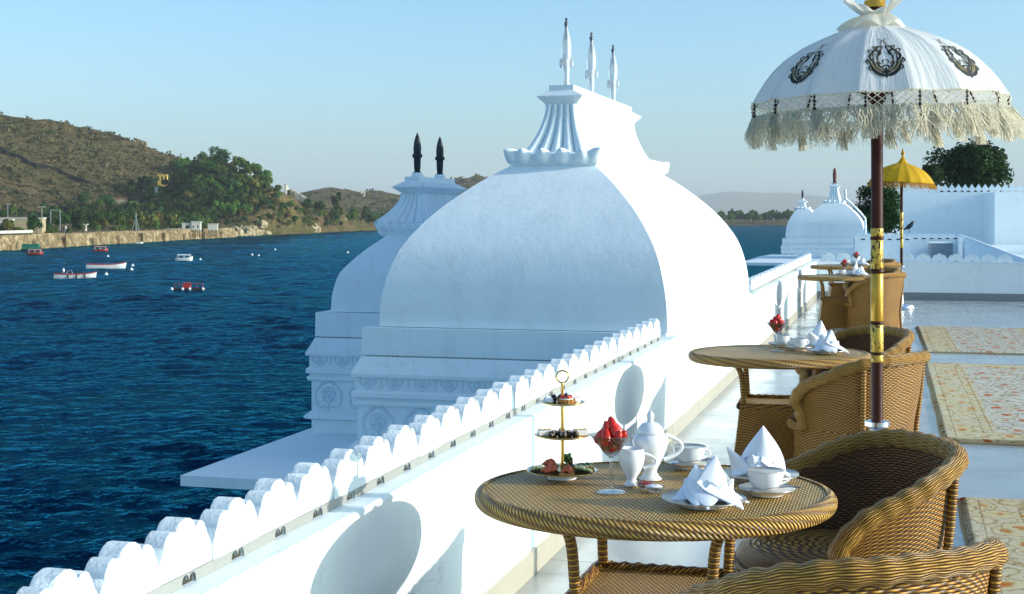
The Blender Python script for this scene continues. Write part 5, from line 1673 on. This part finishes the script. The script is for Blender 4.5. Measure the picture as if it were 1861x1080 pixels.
# ------------------------------------------------------------------ rugs
def rug_mat():
    k = NT('woven_rug')
    g = k.coord('Object')
    sep = k.n('ShaderNodeSeparateXYZ'); k.l(g, sep.inputs[0])
    ax = k.math('SUBTRACT', .80, k.math('ABSOLUTE', sep.outputs[0]))
    ay = k.math('SUBTRACT', 2.47, k.math('ABSOLUTE', sep.outputs[1]))
    e = k.math('MINIMUM', ax, ay)
    mp = k.n('ShaderNodeMapping'); mp.inputs['Scale'].default_value = (1, .8, 1); k.l(g, mp.inputs[0])
    warp = k.n('ShaderNodeTexNoise'); warp.inputs['Scale'].default_value = 6; k.l(g, warp.inputs['Vector'])
    v = k.n('ShaderNodeTexVoronoi'); v.inputs['Scale'].default_value = 6.0; v.inputs['Randomness'].default_value = .7
    wv = k.n('ShaderNodeVectorMath', operation='MULTIPLY_ADD'); k.l(warp.outputs['Color'], wv.inputs[0]); wv.inputs[1].default_value = (.12, .12, .12); k.l(mp.outputs[0], wv.inputs[2])
    k.l(wv.outputs[0], v.inputs['Vector'])
    v2 = k.n('ShaderNodeTexVoronoi'); v2.inputs['Scale'].default_value = 27; v2.inputs['Randomness'].default_value = .9; k.l(wv.outputs[0], v2.inputs['Vector'])
    cream = (.60, .56, .47)
    flower = k.ramp(v.outputs['Distance'], [(.0, (.50, .26, .03)), (.10, (.50, .07, .012)), (.22, (.52, .16, .03)), (.27, cream), (.45, cream), (.50, (.30, .24, .10)), (.58, cream)])
    small = k.ramp(v2.outputs['Distance'], [(.0, (.36, .12, .03)), (.16, (.40, .30, .09)), (.24, (1, 1, 1))])
    tint = k.ramp(v2.outputs['Color'], [(.3, (1, 1, 1)), (.62, (.62, .70, .78)), (.8, (1, .8, .5))], 'CONSTANT')
    c = k.mix(.9, flower, small, 'MULTIPLY')
    c = k.mix(.5, c, tint, 'MULTIPLY')
    # border: guard stripes and a busier band
    bandf = k.ramp(e, [(0.0, 0), (.030, 1), (.33, 1), (.36, 0)], 'CONSTANT')
    bc = k.mix(.85, k.ramp(v.outputs['Distance'], [(.0, (.48, .10, .02)), (.15, (.55, .22, .05)), (.24, (.60, .50, .27)), (.42, (.62, .55, .36)), (.47, (.40, .28, .10)), (.55, (.60, .53, .36))]), small, 'MULTIPLY')
    c = k.mix(bandf, c, bc)
    stripe = k.ramp(e, [(0, (.42, .36, .20)), (.028, (.42, .36, .20)), (.03, (1, 1, 1)), (.085, (.62, .45, .32)), (.092, (1, 1, 1)), (.27, (.62, .55, .46)), (.278, (1, 1, 1)), (.33, (.6, .38, .24)), (.337, (1, 1, 1))], 'CONSTANT')
    c = k.mix(.85, c, stripe, 'MULTIPLY')
    wear = k.ramp(k.noise(g, 2.0, 6, .7), [(.45, 0), (.75, .3)])
    c = k.mix(wear, c, (.55, .52, .45))
    k.set(Base_Color=c, Roughness=.95, Specular_IOR_Level=.1)
    f = k.noise(g, 150, 3)
    k.set(Normal=k.bump(k.math('ADD', f, k.math('MULTIPLY', v2.outputs['Distance'], .6)), .6, .006))
    return k.m
RM = rug_mat()
def rug(label, fl, nl, w, rzz):
    """fl, nl: far-left and near-left corners on the floor"""
    d = (fl - nl); L = d.length; dr = d.normalized(); side = Vector((dr.y, -dr.x, 0))
    c = nl + d * .5 + side * (w / 2)
    t = thing('rug', label, 'rug', (c.x, c.y, 0), -math.atan2(dr.x, dr.y), 'patterned rugs in a row on the terrace')
    m = MB()
    rr_ = random.Random(int(L * 100))
    def P(u, v):
        x = lerp(-w/2, w/2, u); y = lerp(-L/2, L/2, v)
        ex = min(u, 1 - u) * w; ey_ = min(v, 1 - v) * L; e = min(ex, ey_)
        z = .003 + .023 * math.sqrt(max(0, min(1, e / .025)))
        x += .012 * mnoise.noise(Vector((y * 1.3, L, 0))); y += .015 * mnoise.noise(Vector((x * 2, L, 4)))
        return (x, y, z + .003 * mnoise.noise(Vector((x * 3, y * 3, L))))
    us = [0, .004, .009, .016] + [.03 + .94 * i / 12 for i in range(13)] + [.984, .991, .996, 1]
    vs_ = [0, .0013, .003, .006] + [.01 + .98 * i / 40 for i in range(41)] + [.994, .997, .9987, 1]
    m.add([P(u, v) for v in vs_ for u in us], [(j*len(us) + i, j*len(us) + i + 1, (j+1)*len(us) + i + 1, (j+1)*len(us) + i) for j in range(len(vs_) - 1) for i in range(len(us) - 1)])
    m.build('pile', RM, t, True, 60)
    b = MB(); b.tube([P(0, v) for v in vs_], .010, 8); b.tube([P(1, v) for v in vs_], .010, 8); b.tube([P(u, 0) for u in us], .011, 8); b.tube([P(u, 1) for u in us], .011, 8)
    b.build('bound_edge', M['rug_edge'], t)
    return t
M['rug_edge'] = simple('rug_binding', (.30, .24, .12), .95, var=.3, scale=60)
def fpt(px, py):
    Y = CAMZ / ((py - 388) / FPX); p = at(px, py, Y); p.z = 0; return p
rug('patterned cream and rust rug nearest the camera, partly hidden by the front chair', fpt(1743, 910), fpt(1743, 910) - EY * 4.94, 1.6, 0)
rug('patterned cream and rust rug in the middle of the row, beside the second table', fpt(1679, 663), fpt(1714, 805), 1.6, 0)
rug('farthest patterned rug, faded, beside the third table', fpt(1665, 596), fpt(1681, 641), 1.6, 0)

# ================================================================== TABLEWARE
def tset(i, x, y): return Vector((x, y, TOPZ + .0035))
G_STRAW = 'strawberries in glasses'
def on(px, py, z=TOPZ + .0035):
    Y = (CAMZ - z) / ((py - 388) / FPX); return Vector(((px - 930.5) / FPX * Y, Y, z))
def handle(m, x0, z0, x1, z1, out, r, n=12):
    pts = []
    for k in range(n + 1):
        a = k / n
        pts.append((lerp(x0, x1, a) + out * math.sin(PI * a) ** .8, 0, lerp(z0, z1, a)))
    m.tube(pts, [r * (1.15 - .3 * math.sin(PI * k / n)) for k in range(n + 1)], 8)
# --- plate, saucer, cup
def make_plate(r, name, label, cat_):
    m = MB().lathe([(0, .006), (r * .55, .006), (r * .62, .008), (r * .72, .013), (r * .98, .019), (r, .020), (r * .995, .0175), (r * .70, .009), (r * .60, .003), (r * .58, 0), (r * .50, 0), (r * .48, .002), (0, .002)], 56)
    t = thing(name, label, cat_)
    m.build('dish', M['porcelain'], t, True, 50)
    MB().lathe([(r * .985, .0192), (r * .998, .0210), (r * 1.004, .0196), (r * .997, .0172)], 56).build('gilt_rim', M['gold_thin'], t, True, None)
    return t
M['gold_thin'] = simple('silver_gilt_line', (.62, .58, .50), .3, .8)
def make_cup():
    t = thing('teacup', '', 'cup')
    m = MB().lathe([(0, .004), (.020, .004), (.021, 0), (.024, 0), (.0235, .006), (.034, .016), (.044, .032), (.0485, .050), (.0500, .058), (.0488, .0585), (.0470, .050), (.042, .032), (.032, .018), (.018, .010), (0, .009)], 44)
    m.build('bowl', M['porcelain'], t, True, 60)
    h = MB(); handle(h, .046, .049, .036, .020, .024, .0034)
    h.build('handle', M['porcelain'], t)
    MB().lathe([(.0497, .0575), (.0503, .0585), (.0492, .0592), (.0486, .0583)], 44).build('gilt_rim', M['gold_thin'], t, True, None)
    return t
def make_napkin(seed):
    rnd = random.Random(seed)
    t = thing('napkin', '', 'napkin')
    m = MB()
    def peak(cx, cy, az, b, h, lean, bulge, curl=0.0, twist=0.0):
        """a pointed fold: wide at its foot, drawn to a tip, belly outward"""
        ca, sa = math.cos(az), math.sin(az)
        def P(u, v, o=0.0):
            s = u * 2 - 1
            w = b * (1 - v ** 1.5) * (1 + .12 * math.sin(PI * v))
            tx = s * w + twist * v * v
            ou = bulge * (1 - s * s) * (1 - v) ** .7 - .018 * s * s * (1 - v) + lean * v ** 1.4 + o
            z = h * (v ** .92) * (1 - curl * s * (1 - v))
            return (cx + ou * ca - tx * sa, cy + ou * sa + tx * ca, z)
        m.grid(lambda u, v: P(u, v, .0), 14, 14)
        m.grid(lambda u, v: P(u, v, -.0035 - .004 * math.sin(PI * v)), 14, 14, flip=True)
    return t, m, peak
def napkin_a():
    t, m, peak = make_napkin(1)
    peak(-.012, -.008, R(215), .062, .086, .006, .030, .10, -.012)
    peak(.016, .020, R(120), .058, .100, -.012, .022, -.05, .010)
    peak(.020, -.018, R(-55), .058, .106, -.010, .034, .08, .012)
    peak(.045, .004, R(-5), .050, .052, .022, .020)
    peak(-.006, .018, R(170), .052, .070, -.010, .022)
    # skirt folds lying on the plate
    for az, ln, w in ((R(-100), .092, .042), (R(-55), .100, .045), (R(-10), .088, .040), (R(200), .075, .045), (R(245), .085, .045)):
        ca, sa = math.cos(az), math.sin(az)
        def S(u, v, o=0.0):
            s = u * 2 - 1; w_ = w * (1 - v ** 1.8)
            d = .015 + ln * v
            z = .045 * (1 - v) ** 1.6 + .004 + .010 * (1 - s * s) * (1 - v) + .006 * math.sin(v * 5 + az) * v + o
            return (d * ca - s * w_ * sa, d * sa + s * w_ * ca, z)
        m.grid(lambda u, v: S(u, v, .003), 8, 10); m.grid(lambda u, v: S(u, v, 0), 8, 10, flip=True)
    m.build('folded_cloth', M['napkin'], t, True, None)
    return t
def napkin_b():
    t, m, peak = make_napkin(2)
    peak(.010, .004, R(250), .062, .135, .004, .034, -.10, .006)
    peak(-.045, .0, R(205), .052, .080, .034, .018, .12, -.018)
    peak(-.012, -.018, R(275), .040, .066, .018, .026, .0, -.012)
    peak(.052, -.004, R(-30), .046, .060, .006, .022, .1)
    peak(.006, .030, R(100), .062, .085, -.016, .02)
    for az, ln, w in ((R(-20), .085, .04), (R(-70), .08, .04), (R(200), .075, .04)):
        ca, sa = math.cos(az), math.sin(az)
        def S(u, v, o=0.0):
            s = u * 2 - 1; w_ = w * (1 - v ** 1.8); d = .015 + ln * v
            return (d * ca - s * w_ * sa, d * sa + s * w_ * ca, .042 * (1 - v) ** 1.6 + .004 + .010 * (1 - s * s) * (1 - v) + o)
        m.grid(lambda u, v: S(u, v, .003), 8, 10); m.grid(lambda u, v: S(u, v, 0), 8, 10, flip=True)
    m.build('folded_cloth', M['napkin'], t, True, None)
    return t
def make_berry():
    t = thing('strawberry', '', 'strawberry', group=G_STRAW)
    m = MB().lathe([(.0005, .021), (.005, .019), (.0095, .012), (.0125, .002), (.0135, -.006), (.011, -.013), (.005, -.016), (.0005, -.0155)], 14)
    m.build('fruit', M['strawberry'], t, True, None)
    c = MB()
    for k in range(6):
        a = k * PI / 3
        c.add([(.002 * math.cos(a + 1.5), .002 * math.sin(a + 1.5), -.0165), (.002 * math.cos(a - 1.5), .002 * math.sin(a - 1.5), -.0165), (.010 * math.cos(a), .010 * math.sin(a), -.0150)], [(0, 1, 2)])
    c.build('leaf_cap', M['herb'], t, False)
    return t
def make_glass():
    t = thing('martini_glass', '', 'glass')
    m = MB().lathe([(0, .0045), (.012, .0045), (.038, .0015), (.041, .0008), (.041, 0), (0, 0)], 40)
    m.build('foot', M['glass'], t, True, None)
    MB().lathe([(.009, .0045), (.0055, .010), (.0038, .025), (.0036, .070), (.0045, .088), (.007, .0955)], 16).build('stem', M['glass'], t, True, None)
    b = MB().lathe([(.006, .096), (.018, .104), (.035, .126), (.061, .158), (.0612, .1590), (.0602, .1588), (.034, .1285), (.016, .1065), (0, .102)], 44)
    b.build('bowl', M['glass'], t, True, None)
    return t
proto_far = []
plate0 = make_plate(.112, 'plate', 'white plate under the many-pointed napkin at the front of the nearest table', 'plate')
saucer0 = make_plate(.078, 'saucer', 'white saucer under the left cup at the back of the nearest table', 'saucer')
cup0 = make_cup(); nap_a = napkin_a(); nap_b = napkin_b(); berry0 = make_berry(); glass0 = make_glass()
first = {}
def put(proto, loc, rz, label, group=None, scale=None):
    if proto.name not in first:
        first[proto.name] = 1
        proto.location = loc; proto.rotation_euler = (0, 0, rz); proto['label'] = label
        if group: proto['group'] = group
        if scale: proto.scale = (scale,) * 3
        return proto
    return dup(proto, loc, rz, label, group, scale=scale)
def berries(base, lab, n_low, seed, s=1.0):
    rnd = random.Random(seed)
    spots = [(0, 0, .120)]
    for k in range(3): spots.append((.016 * math.cos(k * 2.1 + .4), .016 * math.sin(k * 2.1 + .4), .130))
    for k in range(6): spots.append((.031 * math.cos(k * PI / 3), .031 * math.sin(k * PI / 3), .152))
    for k in range(4): spots.append((.017 * math.cos(k * PI / 2 + .5), .017 * math.sin(k * PI / 2 + .5), .170))
    spots.append((.002, -.004, .186))
    for x, y, z in spots:
        o = put(berry0, base + Vector((x, y, z)), 0, lab, G_STRAW)
        o.rotation_euler = (rnd.uniform(-.5, .5), rnd.uniform(-.5, .5), rnd.uniform(0, 6.28))
        q = s * rnd.uniform(.95, 1.18); o.scale = (q, q, q * rnd.uniform(1.0, 1.2))
HERE = 'on the nearest table'
# nearest table
gp = on(1111, 894)
put(glass0, gp, 0, 'clear martini glass heaped with strawberries on the nearest table')
berries(gp, 'red strawberry heaped in the martini glass on the nearest table', 0, 2)
sp1 = on(1253, 850); put(saucer0, sp1, .3, 'white saucer under the left cup at the back of the nearest table')
put(cup0, sp1 + Vector((0, 0, .0065)), .12, 'white teacup at the back of the nearest table, beside the teapot')
sp2 = on(1394, 899); put(saucer0, sp2, 0, 'white saucer under the right-hand cup near the wicker chair')
put(cup0, sp2 + Vector((-.004, 0, .0065)), .1, 'white teacup at the right of the nearest table, beside the chair', scale=1.04)
pp1 = on(1279, 918); put(plate0, pp1, 0, 'white plate under the many-pointed napkin at the front of the nearest table')
put(nap_a, pp1 + Vector((.004, .006, .0075)), .1, 'white linen napkin folded into several points at the front of the nearest table', scale=1.16)
pp2 = on(1381, 872); put(plate0, pp2, 0, 'white plate behind the right-hand cup on the nearest table')
put(nap_b, pp2 + Vector((-.006, .004, .0075)), .05, 'white linen napkin with one tall peak behind the right-hand cup', scale=1.10)
def spoon(loc, rz, label):
    t = thing('teaspoon', label, 'spoon', loc, rz)
    m = MB(); m.tube([(-.055, 0, .0), (-.02, 0, .006), (.03, 0, .009), (.062, 0, .006)], [.0014, .0013, .0016, .0026], 6)
    m.build('handle', M['steel'], t)
    MB().blob((-.068, 0, .001), (.015, .009, .003), 12, 6).build('bowl', M['steel'], t)
    return t
spoon(sp2 + Vector((.022, -.048, .021)), .12, 'silver teaspoon resting across the saucer of the right-hand cup')
spoon(sp1 + Vector((.02, -.045, .021)), .1, 'silver teaspoon on the saucer of the back cup')
# teapot
tp_ = on(1182, 871)
tea = thing('teapot', 'tall white porcelain teapot with pointed lid knob behind the milk jug', 'teapot', tp_)
MB().lathe([(0, 0), (.033, 0), (.0335, .003), (.025, .010), (.0185, .022), (.021, .032), (.033, .055), (.0455, .083), (.0520, .108), (.0500, .122), (.042, .131), (.0385, .134), (.037, .134), (.034, .12), (0, .11)], 48).build('body', M['porcelain'], tea, True, None)
lid = MB().lathe([(.0395, .1345), (.0400, .1375), (.034, .152), (.022, .1625), (.012, .166)], 40).build('lid', M['porcelain'], tea, True, 60)
MB().lathe([(.0125, .1655), (.0075, .168), (.0085, .174), (.0115, .182), (.0100, .190), (.004, .197), (.0005, .198)], 20).build('knob', M['porcelain'], lid, True, None)
MB().lathe([(.0392, .1335), (.0405, .1345), (.0392, .1355)], 40).build('lid_line', M['gold_thin'], tea, True, None)
h = MB(); handle(h, .044, .128, .040, .056, .052, .0058, 20); h.build('handle', M['porcelain'], tea)
MB().tube(cat([(-.036, 0, .058), (-.058, 0, .078), (-.070, 0, .104), (-.082, 0, .122)], 5), [x[0] for x in cat([(.016,), (.0125,), (.009,), (.0075,)], 5)], 14).build('spout', M['porcelain'], tea)
tea.rotation_euler = (0, 0, .1)
jp = on(1148, 882)
jug = thing('milk_jug', 'small white porcelain milk jug with big loop handle in front of the teapot', 'jug', jp, -.05)
jm = MB()
jm.lathe([(0, 0), (.0225, 0), (.0235, .002), (.018, .008), (.0125, .016), (.014, .022), (.026, .042), (.0345, .062), (.0370, .080), (.0345, .098), (.033, .104), (.0318, .104), (.033, .095), (.0345, .080), (.032, .062), (0, .04)], 44)
jm.v = [(x - .022 * max(0, (z - .085) / .02) ** 1.5 * max(0, -x / .036) ** 2 if x < 0 else x, y * (1 - .18 * max(0, (z - .085) / .02) * max(0, -x / .036)), z + .006 * max(0, (z - .09) / .014) * max(0, -x / .036)) for x, y, z in jm.v]
jm.build('body', M['porcelain'], jug, True, None)
h = MB(); handle(h, .034, .090, .033, .048, .036, .0042, 16); h.build('handle', M['porcelain'], jug)
# jam and sugar
def dish(loc, r, label, fillm, fl):
    t = thing('glass_dish', label, 'dish', loc)
    MB().lathe([(0, 0), (r * .55, 0), (r * .8, .006), (r, .017), (r * .975, .0172), (r * .76, .009), (r * .5, .004), (0, .004)], 28).build('bowl', M['glass'], t, True, None)
    f = MB(); rnd = random.Random(4)
    f.lathe([(r * .5, .0045), (r * .77, .010), (r * .84, .0135), (r * .6, .018), (r * .3, .0205), (0, .021)], 24)
    f.v = [(x, y, z + (rnd.uniform(-.0016, .0016) if z > .012 else 0)) for x, y, z in f.v]
    f.build(fl, M[fillm], t, True, None)
    return t
dish(on(1171, 888), .026, 'little glass dish of dark red jam in front of the milk jug', 'jam', 'jam_fill')
dish(on(1189.5, 894), .0285, 'little glass dish of white sugar beside the jam', 'sugar', 'sugar_fill')
# ---- cake stand
cp = on(1022, 869)
cs = thing('cake_stand', 'three-tiered gilt-edged cake stand with ring handle on the nearest table', 'cake stand', cp)
MB().lathe([(0, 0), (.042, 0), (.040, .004), (.034, .012), (.034, .0135), (0, .0135)], 40).build('foot', M['porcelain'], cs, True, 50)
TIER = ((.015, .105), (.118, .0815), (.214, .0660))
for z, r in TIER:
    o = MB().lathe([(0, z), (r * .7, z), (r * .8, z + .002), (r * .99, z + .0075), (r, z + .0085), (r * .985, z + .0095), (r * .78, z + .0045), (0, z + .003)], 56).build('tier_plate', M['porcelain'], cs, True, 50)
    MB().lathe([(r * .93, z + .0055), (r * .985, z + .0072), (r * 1.003, z + .0083), (r * .992, z + .0100), (r * .93, z + .0078)], 56).build('gilt_rim', M['gold'], o, True, None)
MB().lathe([(.0055, .0185), (.0055, .116), (.009, .1165), (.009, .1215), (.0055, .122), (.005, .212), (.008, .2125), (.008, .2175), (.0045, .218), (.0045, .270), (.006, .274), (.004, .278)], 14).build('column', M['gold'], cs, True, 50)
MB().tube([(.0175 * math.cos(2*PI*k/36), 0, .2955 + .0175 * math.sin(2*PI*k/36)) for k in range(36)], .0026, 8, closed=True).build('ring_handle', M['gold'], cs)
def cpt(tier, ang, rad): 
    return cp + Vector((rad * math.cos(ang), rad * math.sin(ang), TIER[tier][0] + .0045))
# top tier: fruit tart, meringues, berries
tt = thing('fruit_tart', 'fluted fruit tart with red fruit on the top tier of the cake stand', 'tart', cpt(2, R(-70), .030))
cr_ = MB(); n = 48
def crust(u, v):
    a = 2 * PI * u; r = lerp(.018, .0265, v) * (1 + .05 * math.cos(a * 14)); return (r * math.cos(a), r * math.sin(a), .016 * v)
cr_.grid(crust, 84, 4, cu=True); cr_.grid(lambda u, v: tuple(Vector(crust(u, v)) * .9 + Vector((0, 0, .0017))), 84, 4, cu=True, flip=True)
cr_.build('pastry_case', M['crust'], tt, True, None)
MB().lathe([(.0235, .0125), (.018, .018), (0, .020)], 24).build('cream_filling', M['cream'], tt, True, None)
for k in range(4):
    a = k * 1.6 + .3
    MB().blob((.012 * math.cos(a), .012 * math.sin(a), .022), (.0085, .007, .0055), 10, 6).build('fruit_slice', M['salmon' if k % 2 else 'strawberry'], tt)
MB().blob((0, .002, .027), .006, 10, 6).build('dark_fruit', M['berry'], tt)
for ang, lab in ((R(195), 'white meringue at the left of the top tier'), (R(-12), 'white meringue at the right of the top tier')):
    t = thing('meringue', lab, 'meringue', cpt(2, ang, .042), ang)
    m = MB()
    for k in range(9):
        m.blob((.007 * math.cos(k * 2.4) * (k / 9) ** .3, .011 * math.sin(k * 2.4), .006 + .0012 * k), (.012 - .0007 * k, .011 - .0007 * k, .0065), 10, 6)
    m.build('whip', M['napkin'], t, True, None)
for k, (ang, rad, lab) in enumerate(((R(100), .022, 'black grape half behind the fruit tart on the top tier'), (R(150), .028, 'black grape left of the column on the top tier'), (R(60), .024, 'red grape half right of the column on the top tier'))):
    t = thing('grape', lab, 'grape', cpt(2, ang, rad))
    MB().blob((0, 0, .012), (.0105, .0095, .0115), 12, 8).build('fruit', M['berry' if k < 2 else 'strawberry'], t)
    MB().tube([(0, 0, .023), (.001, 0, .028)], .0012, 5).build('stalk', M['herb'], t)
# middle tier: layer cakes and chocolates
for ang, lab in ((R(192), 'square of cream layer cake at the left of the middle tier'), (R(-8), 'square of cream layer cake at the right of the middle tier')):
    t = thing('layer_cake', lab, 'cake', cpt(1, ang, .053), R(12))
    s = .0185
    for k in range(2):
        MB().box(-s, s, -s * .8, s * .8, .0005 + k * .0095, .0065 + k * .0095).build('sponge_layer', M['cream' if k else 'sponge'], t, False)
        MB().box(-s * 1.03, s * 1.03, -s * .83, s * .83, .0067 + k * .0095, .0098 + k * .0095).build('cream_layer', M['napkin'], t, False)
    cbm = MB(); rnd = random.Random(3)
    for k in range(40): cbm.blob((rnd.uniform(-s, s), rnd.uniform(-s * .8, s * .8), .0205), rnd.uniform(.0012, .0026), 5, 4)
    cbm.build('crumb_topping', M['sponge'], t, False)
for k, (ang, rad) in enumerate(((R(-100), .030), (R(-60), .036), (R(-135), .036), (R(-88), .052), (R(-45), .052), (R(-125), .056), (R(90), .028))):
    t = thing('chocolate', ['round dark chocolate truffle before the column on the middle tier'][0] if False else 'dark chocolate truffle in the cluster at the centre of the middle tier', 'chocolate', cpt(1, ang, rad), 0, 'truffles on the middle tier')
    rnd = random.Random(k)
    MB().blob((0, 0, .0105), .0105, 12, 8, None, .08, rnd).build('ball', M['choc'], t)
    sp_ = MB()
    for q in range(10): 
        d = Vector((rnd.gauss(0, 1), rnd.gauss(0, 1), abs(rnd.gauss(0, 1)))).normalized()
        sp_.blob(Vector((0, 0, .0105)) + d * .0102, .0017, 5, 4)
    sp_.build('nut_crumbs', M['cream' if k % 2 else 'sponge'], t, False)
# bottom tier: canapes
CAN_ = [(200, .072, 'toast', 'cucumber', 'cream', 'dark-bread canape with cream and cucumber at the left of the bottom tier', 10),
        (-125, .070, 'toast', 'salmon', 'herb', 'canape with smoked fish at the front left of the bottom tier', 40),
        (-80, .064, 'crust', 'salmon', 'herb', 'golden pastry canape with orange topping at the front of the bottom tier', 80),
        (-30, .070, 'toast', 'cucumber', 'cream', 'dark-bread canape with cucumber at the right of the bottom tier', 150),
        (20, .066, 'crust', 'cucumber', 'herb', 'pale canape with green topping at the back right of the bottom tier', 20),
        (130, .060, 'crust', 'salmon', 'cream', 'orange fish roll on bread at the back left of the bottom tier', 60),
        (70, .058, 'toast', 'herb', 'salmon', 'canape topped with dark leaves at the back of the bottom tier', 100)]
for k, (deg, rad, bm, t1, t2, lab, rot) in enumerate(CAN_):
    t = thing('canape', lab, 'canape', cpt(0, R(deg), rad), R(rot))
    rnd = random.Random(k)
    b_ = MB(); b_.box(-.026, .026, -.017, .017, .0005, .009)
    b_.v = [(x + rnd.uniform(-.003, .003), y + rnd.uniform(-.003, .003), z) for x, y, z in b_.v]
    b_.build('bread', M[bm], t, False)
    tm2 = MB()
    if t1 == 'salmon':
        for q in range(5):
            tm2.tube(cat([(-.020 + q * .009, -.012, .011), (-.016 + q * .009, -.002, .020 + .004 * (q % 2)), (-.018 + q * .009, .010, .012)], 4), .0055, 8)
    elif t1 == 'cucumber':
        for q in range(4): tm2.blob((-.018 + q * .012, rnd.uniform(-.004, .004), .012 + q * .0012), (.011, .012, .0025), 14, 6, Matrix.Rotation(-.35, 3, 'Y'))
    else:
        for q in range(14): tm2.blob((rnd.uniform(-.016, .016), rnd.uniform(-.01, .01), .013 + rnd.uniform(0, .022)), (.008, .003, .009), 6, 4, Matrix.Rotation(rnd.uniform(-1, 1), 3, 'X') @ Matrix.Rotation(rnd.uniform(0, 3), 3, 'Z'))
    tm2.build('topping', M[t1], t, True, None)
    g2 = MB()
    for q in range(8): g2.blob((rnd.uniform(-.015, .015), rnd.uniform(-.010, .010), .0165 + rnd.uniform(0, .004)), (rnd.uniform(.002, .005), .003, .0024), 6, 4)
    g2.build('garnish', M[t2], t, True, None)

# ---- other tables
def lay(ti, which, rot):
    c = T[ti] + Vector((0, 0, TOPZ + .0035))
    def q(x, y): return c + Vector((x, y, 0))
    g_ = q(0.0, .06) if ti == 1 else (q(.08, .02) if ti == 2 else q(.20, .1))
    put(glass0, g_, 0, 'martini glass of strawberries on the %s table' % which)
    berries(g_, 'red strawberry heaped in the glass on the %s table' % which, 0, 5 + ti)
    for k, (x, y, w) in enumerate(((.07, .30, 'back'), (.13, .10, 'front'))):
        s_ = q(x, y) if ti == 1 else q(x + .02, y - .12 + .02 * ti)
        put(saucer0, s_, 0, 'white saucer of the %s cup on the %s table' % (w, which))
        put(cup0, s_ + Vector((0, 0, .0065)), .15 + k * .2, 'white teacup toward the %s of the %s table' % (w, which))
    for k, (x, y, w, pr_n) in enumerate(((.245, -.09, 'front', nap_a), (.28, .26, 'back', nap_b))):
        s_ = q(x, y)
        put(plate0, s_, 0, 'white plate under the %s napkin on the %s table' % (w, which))
        put(pr_n, s_ + Vector((0, 0, .0075)), rot + k * .4, 'pointed white napkin toward the %s of the %s table' % (w, which))
lay(1, 'second', .35); lay(2, 'third', .8); lay(3, 'farthest', 1.2)
# ------------------------------------------------------------------ the air: far things fade to blue
def _haze():
    m = bpy.data.materials.new('haze_air'); m.use_nodes = True
    t = m.node_tree; t.nodes.clear()
    o = t.nodes.new('ShaderNodeOutputMaterial'); v = t.nodes.new('ShaderNodeVolumePrincipled')
    v.inputs['Color'].default_value = (0.88, 0.95, 1.0, 1)
    v.inputs['Density'].default_value = 0.00008
    v.inputs['Anisotropy'].default_value = 0.0
    t.links.new(v.outputs[0], o.inputs['Volume'])
    return m
hz = MB().box(-9700, 9700, -450, 15800, WATER_Z - 4.5, 450).build('haze', _haze(), None, False)
tag(hz, kind='stuff')
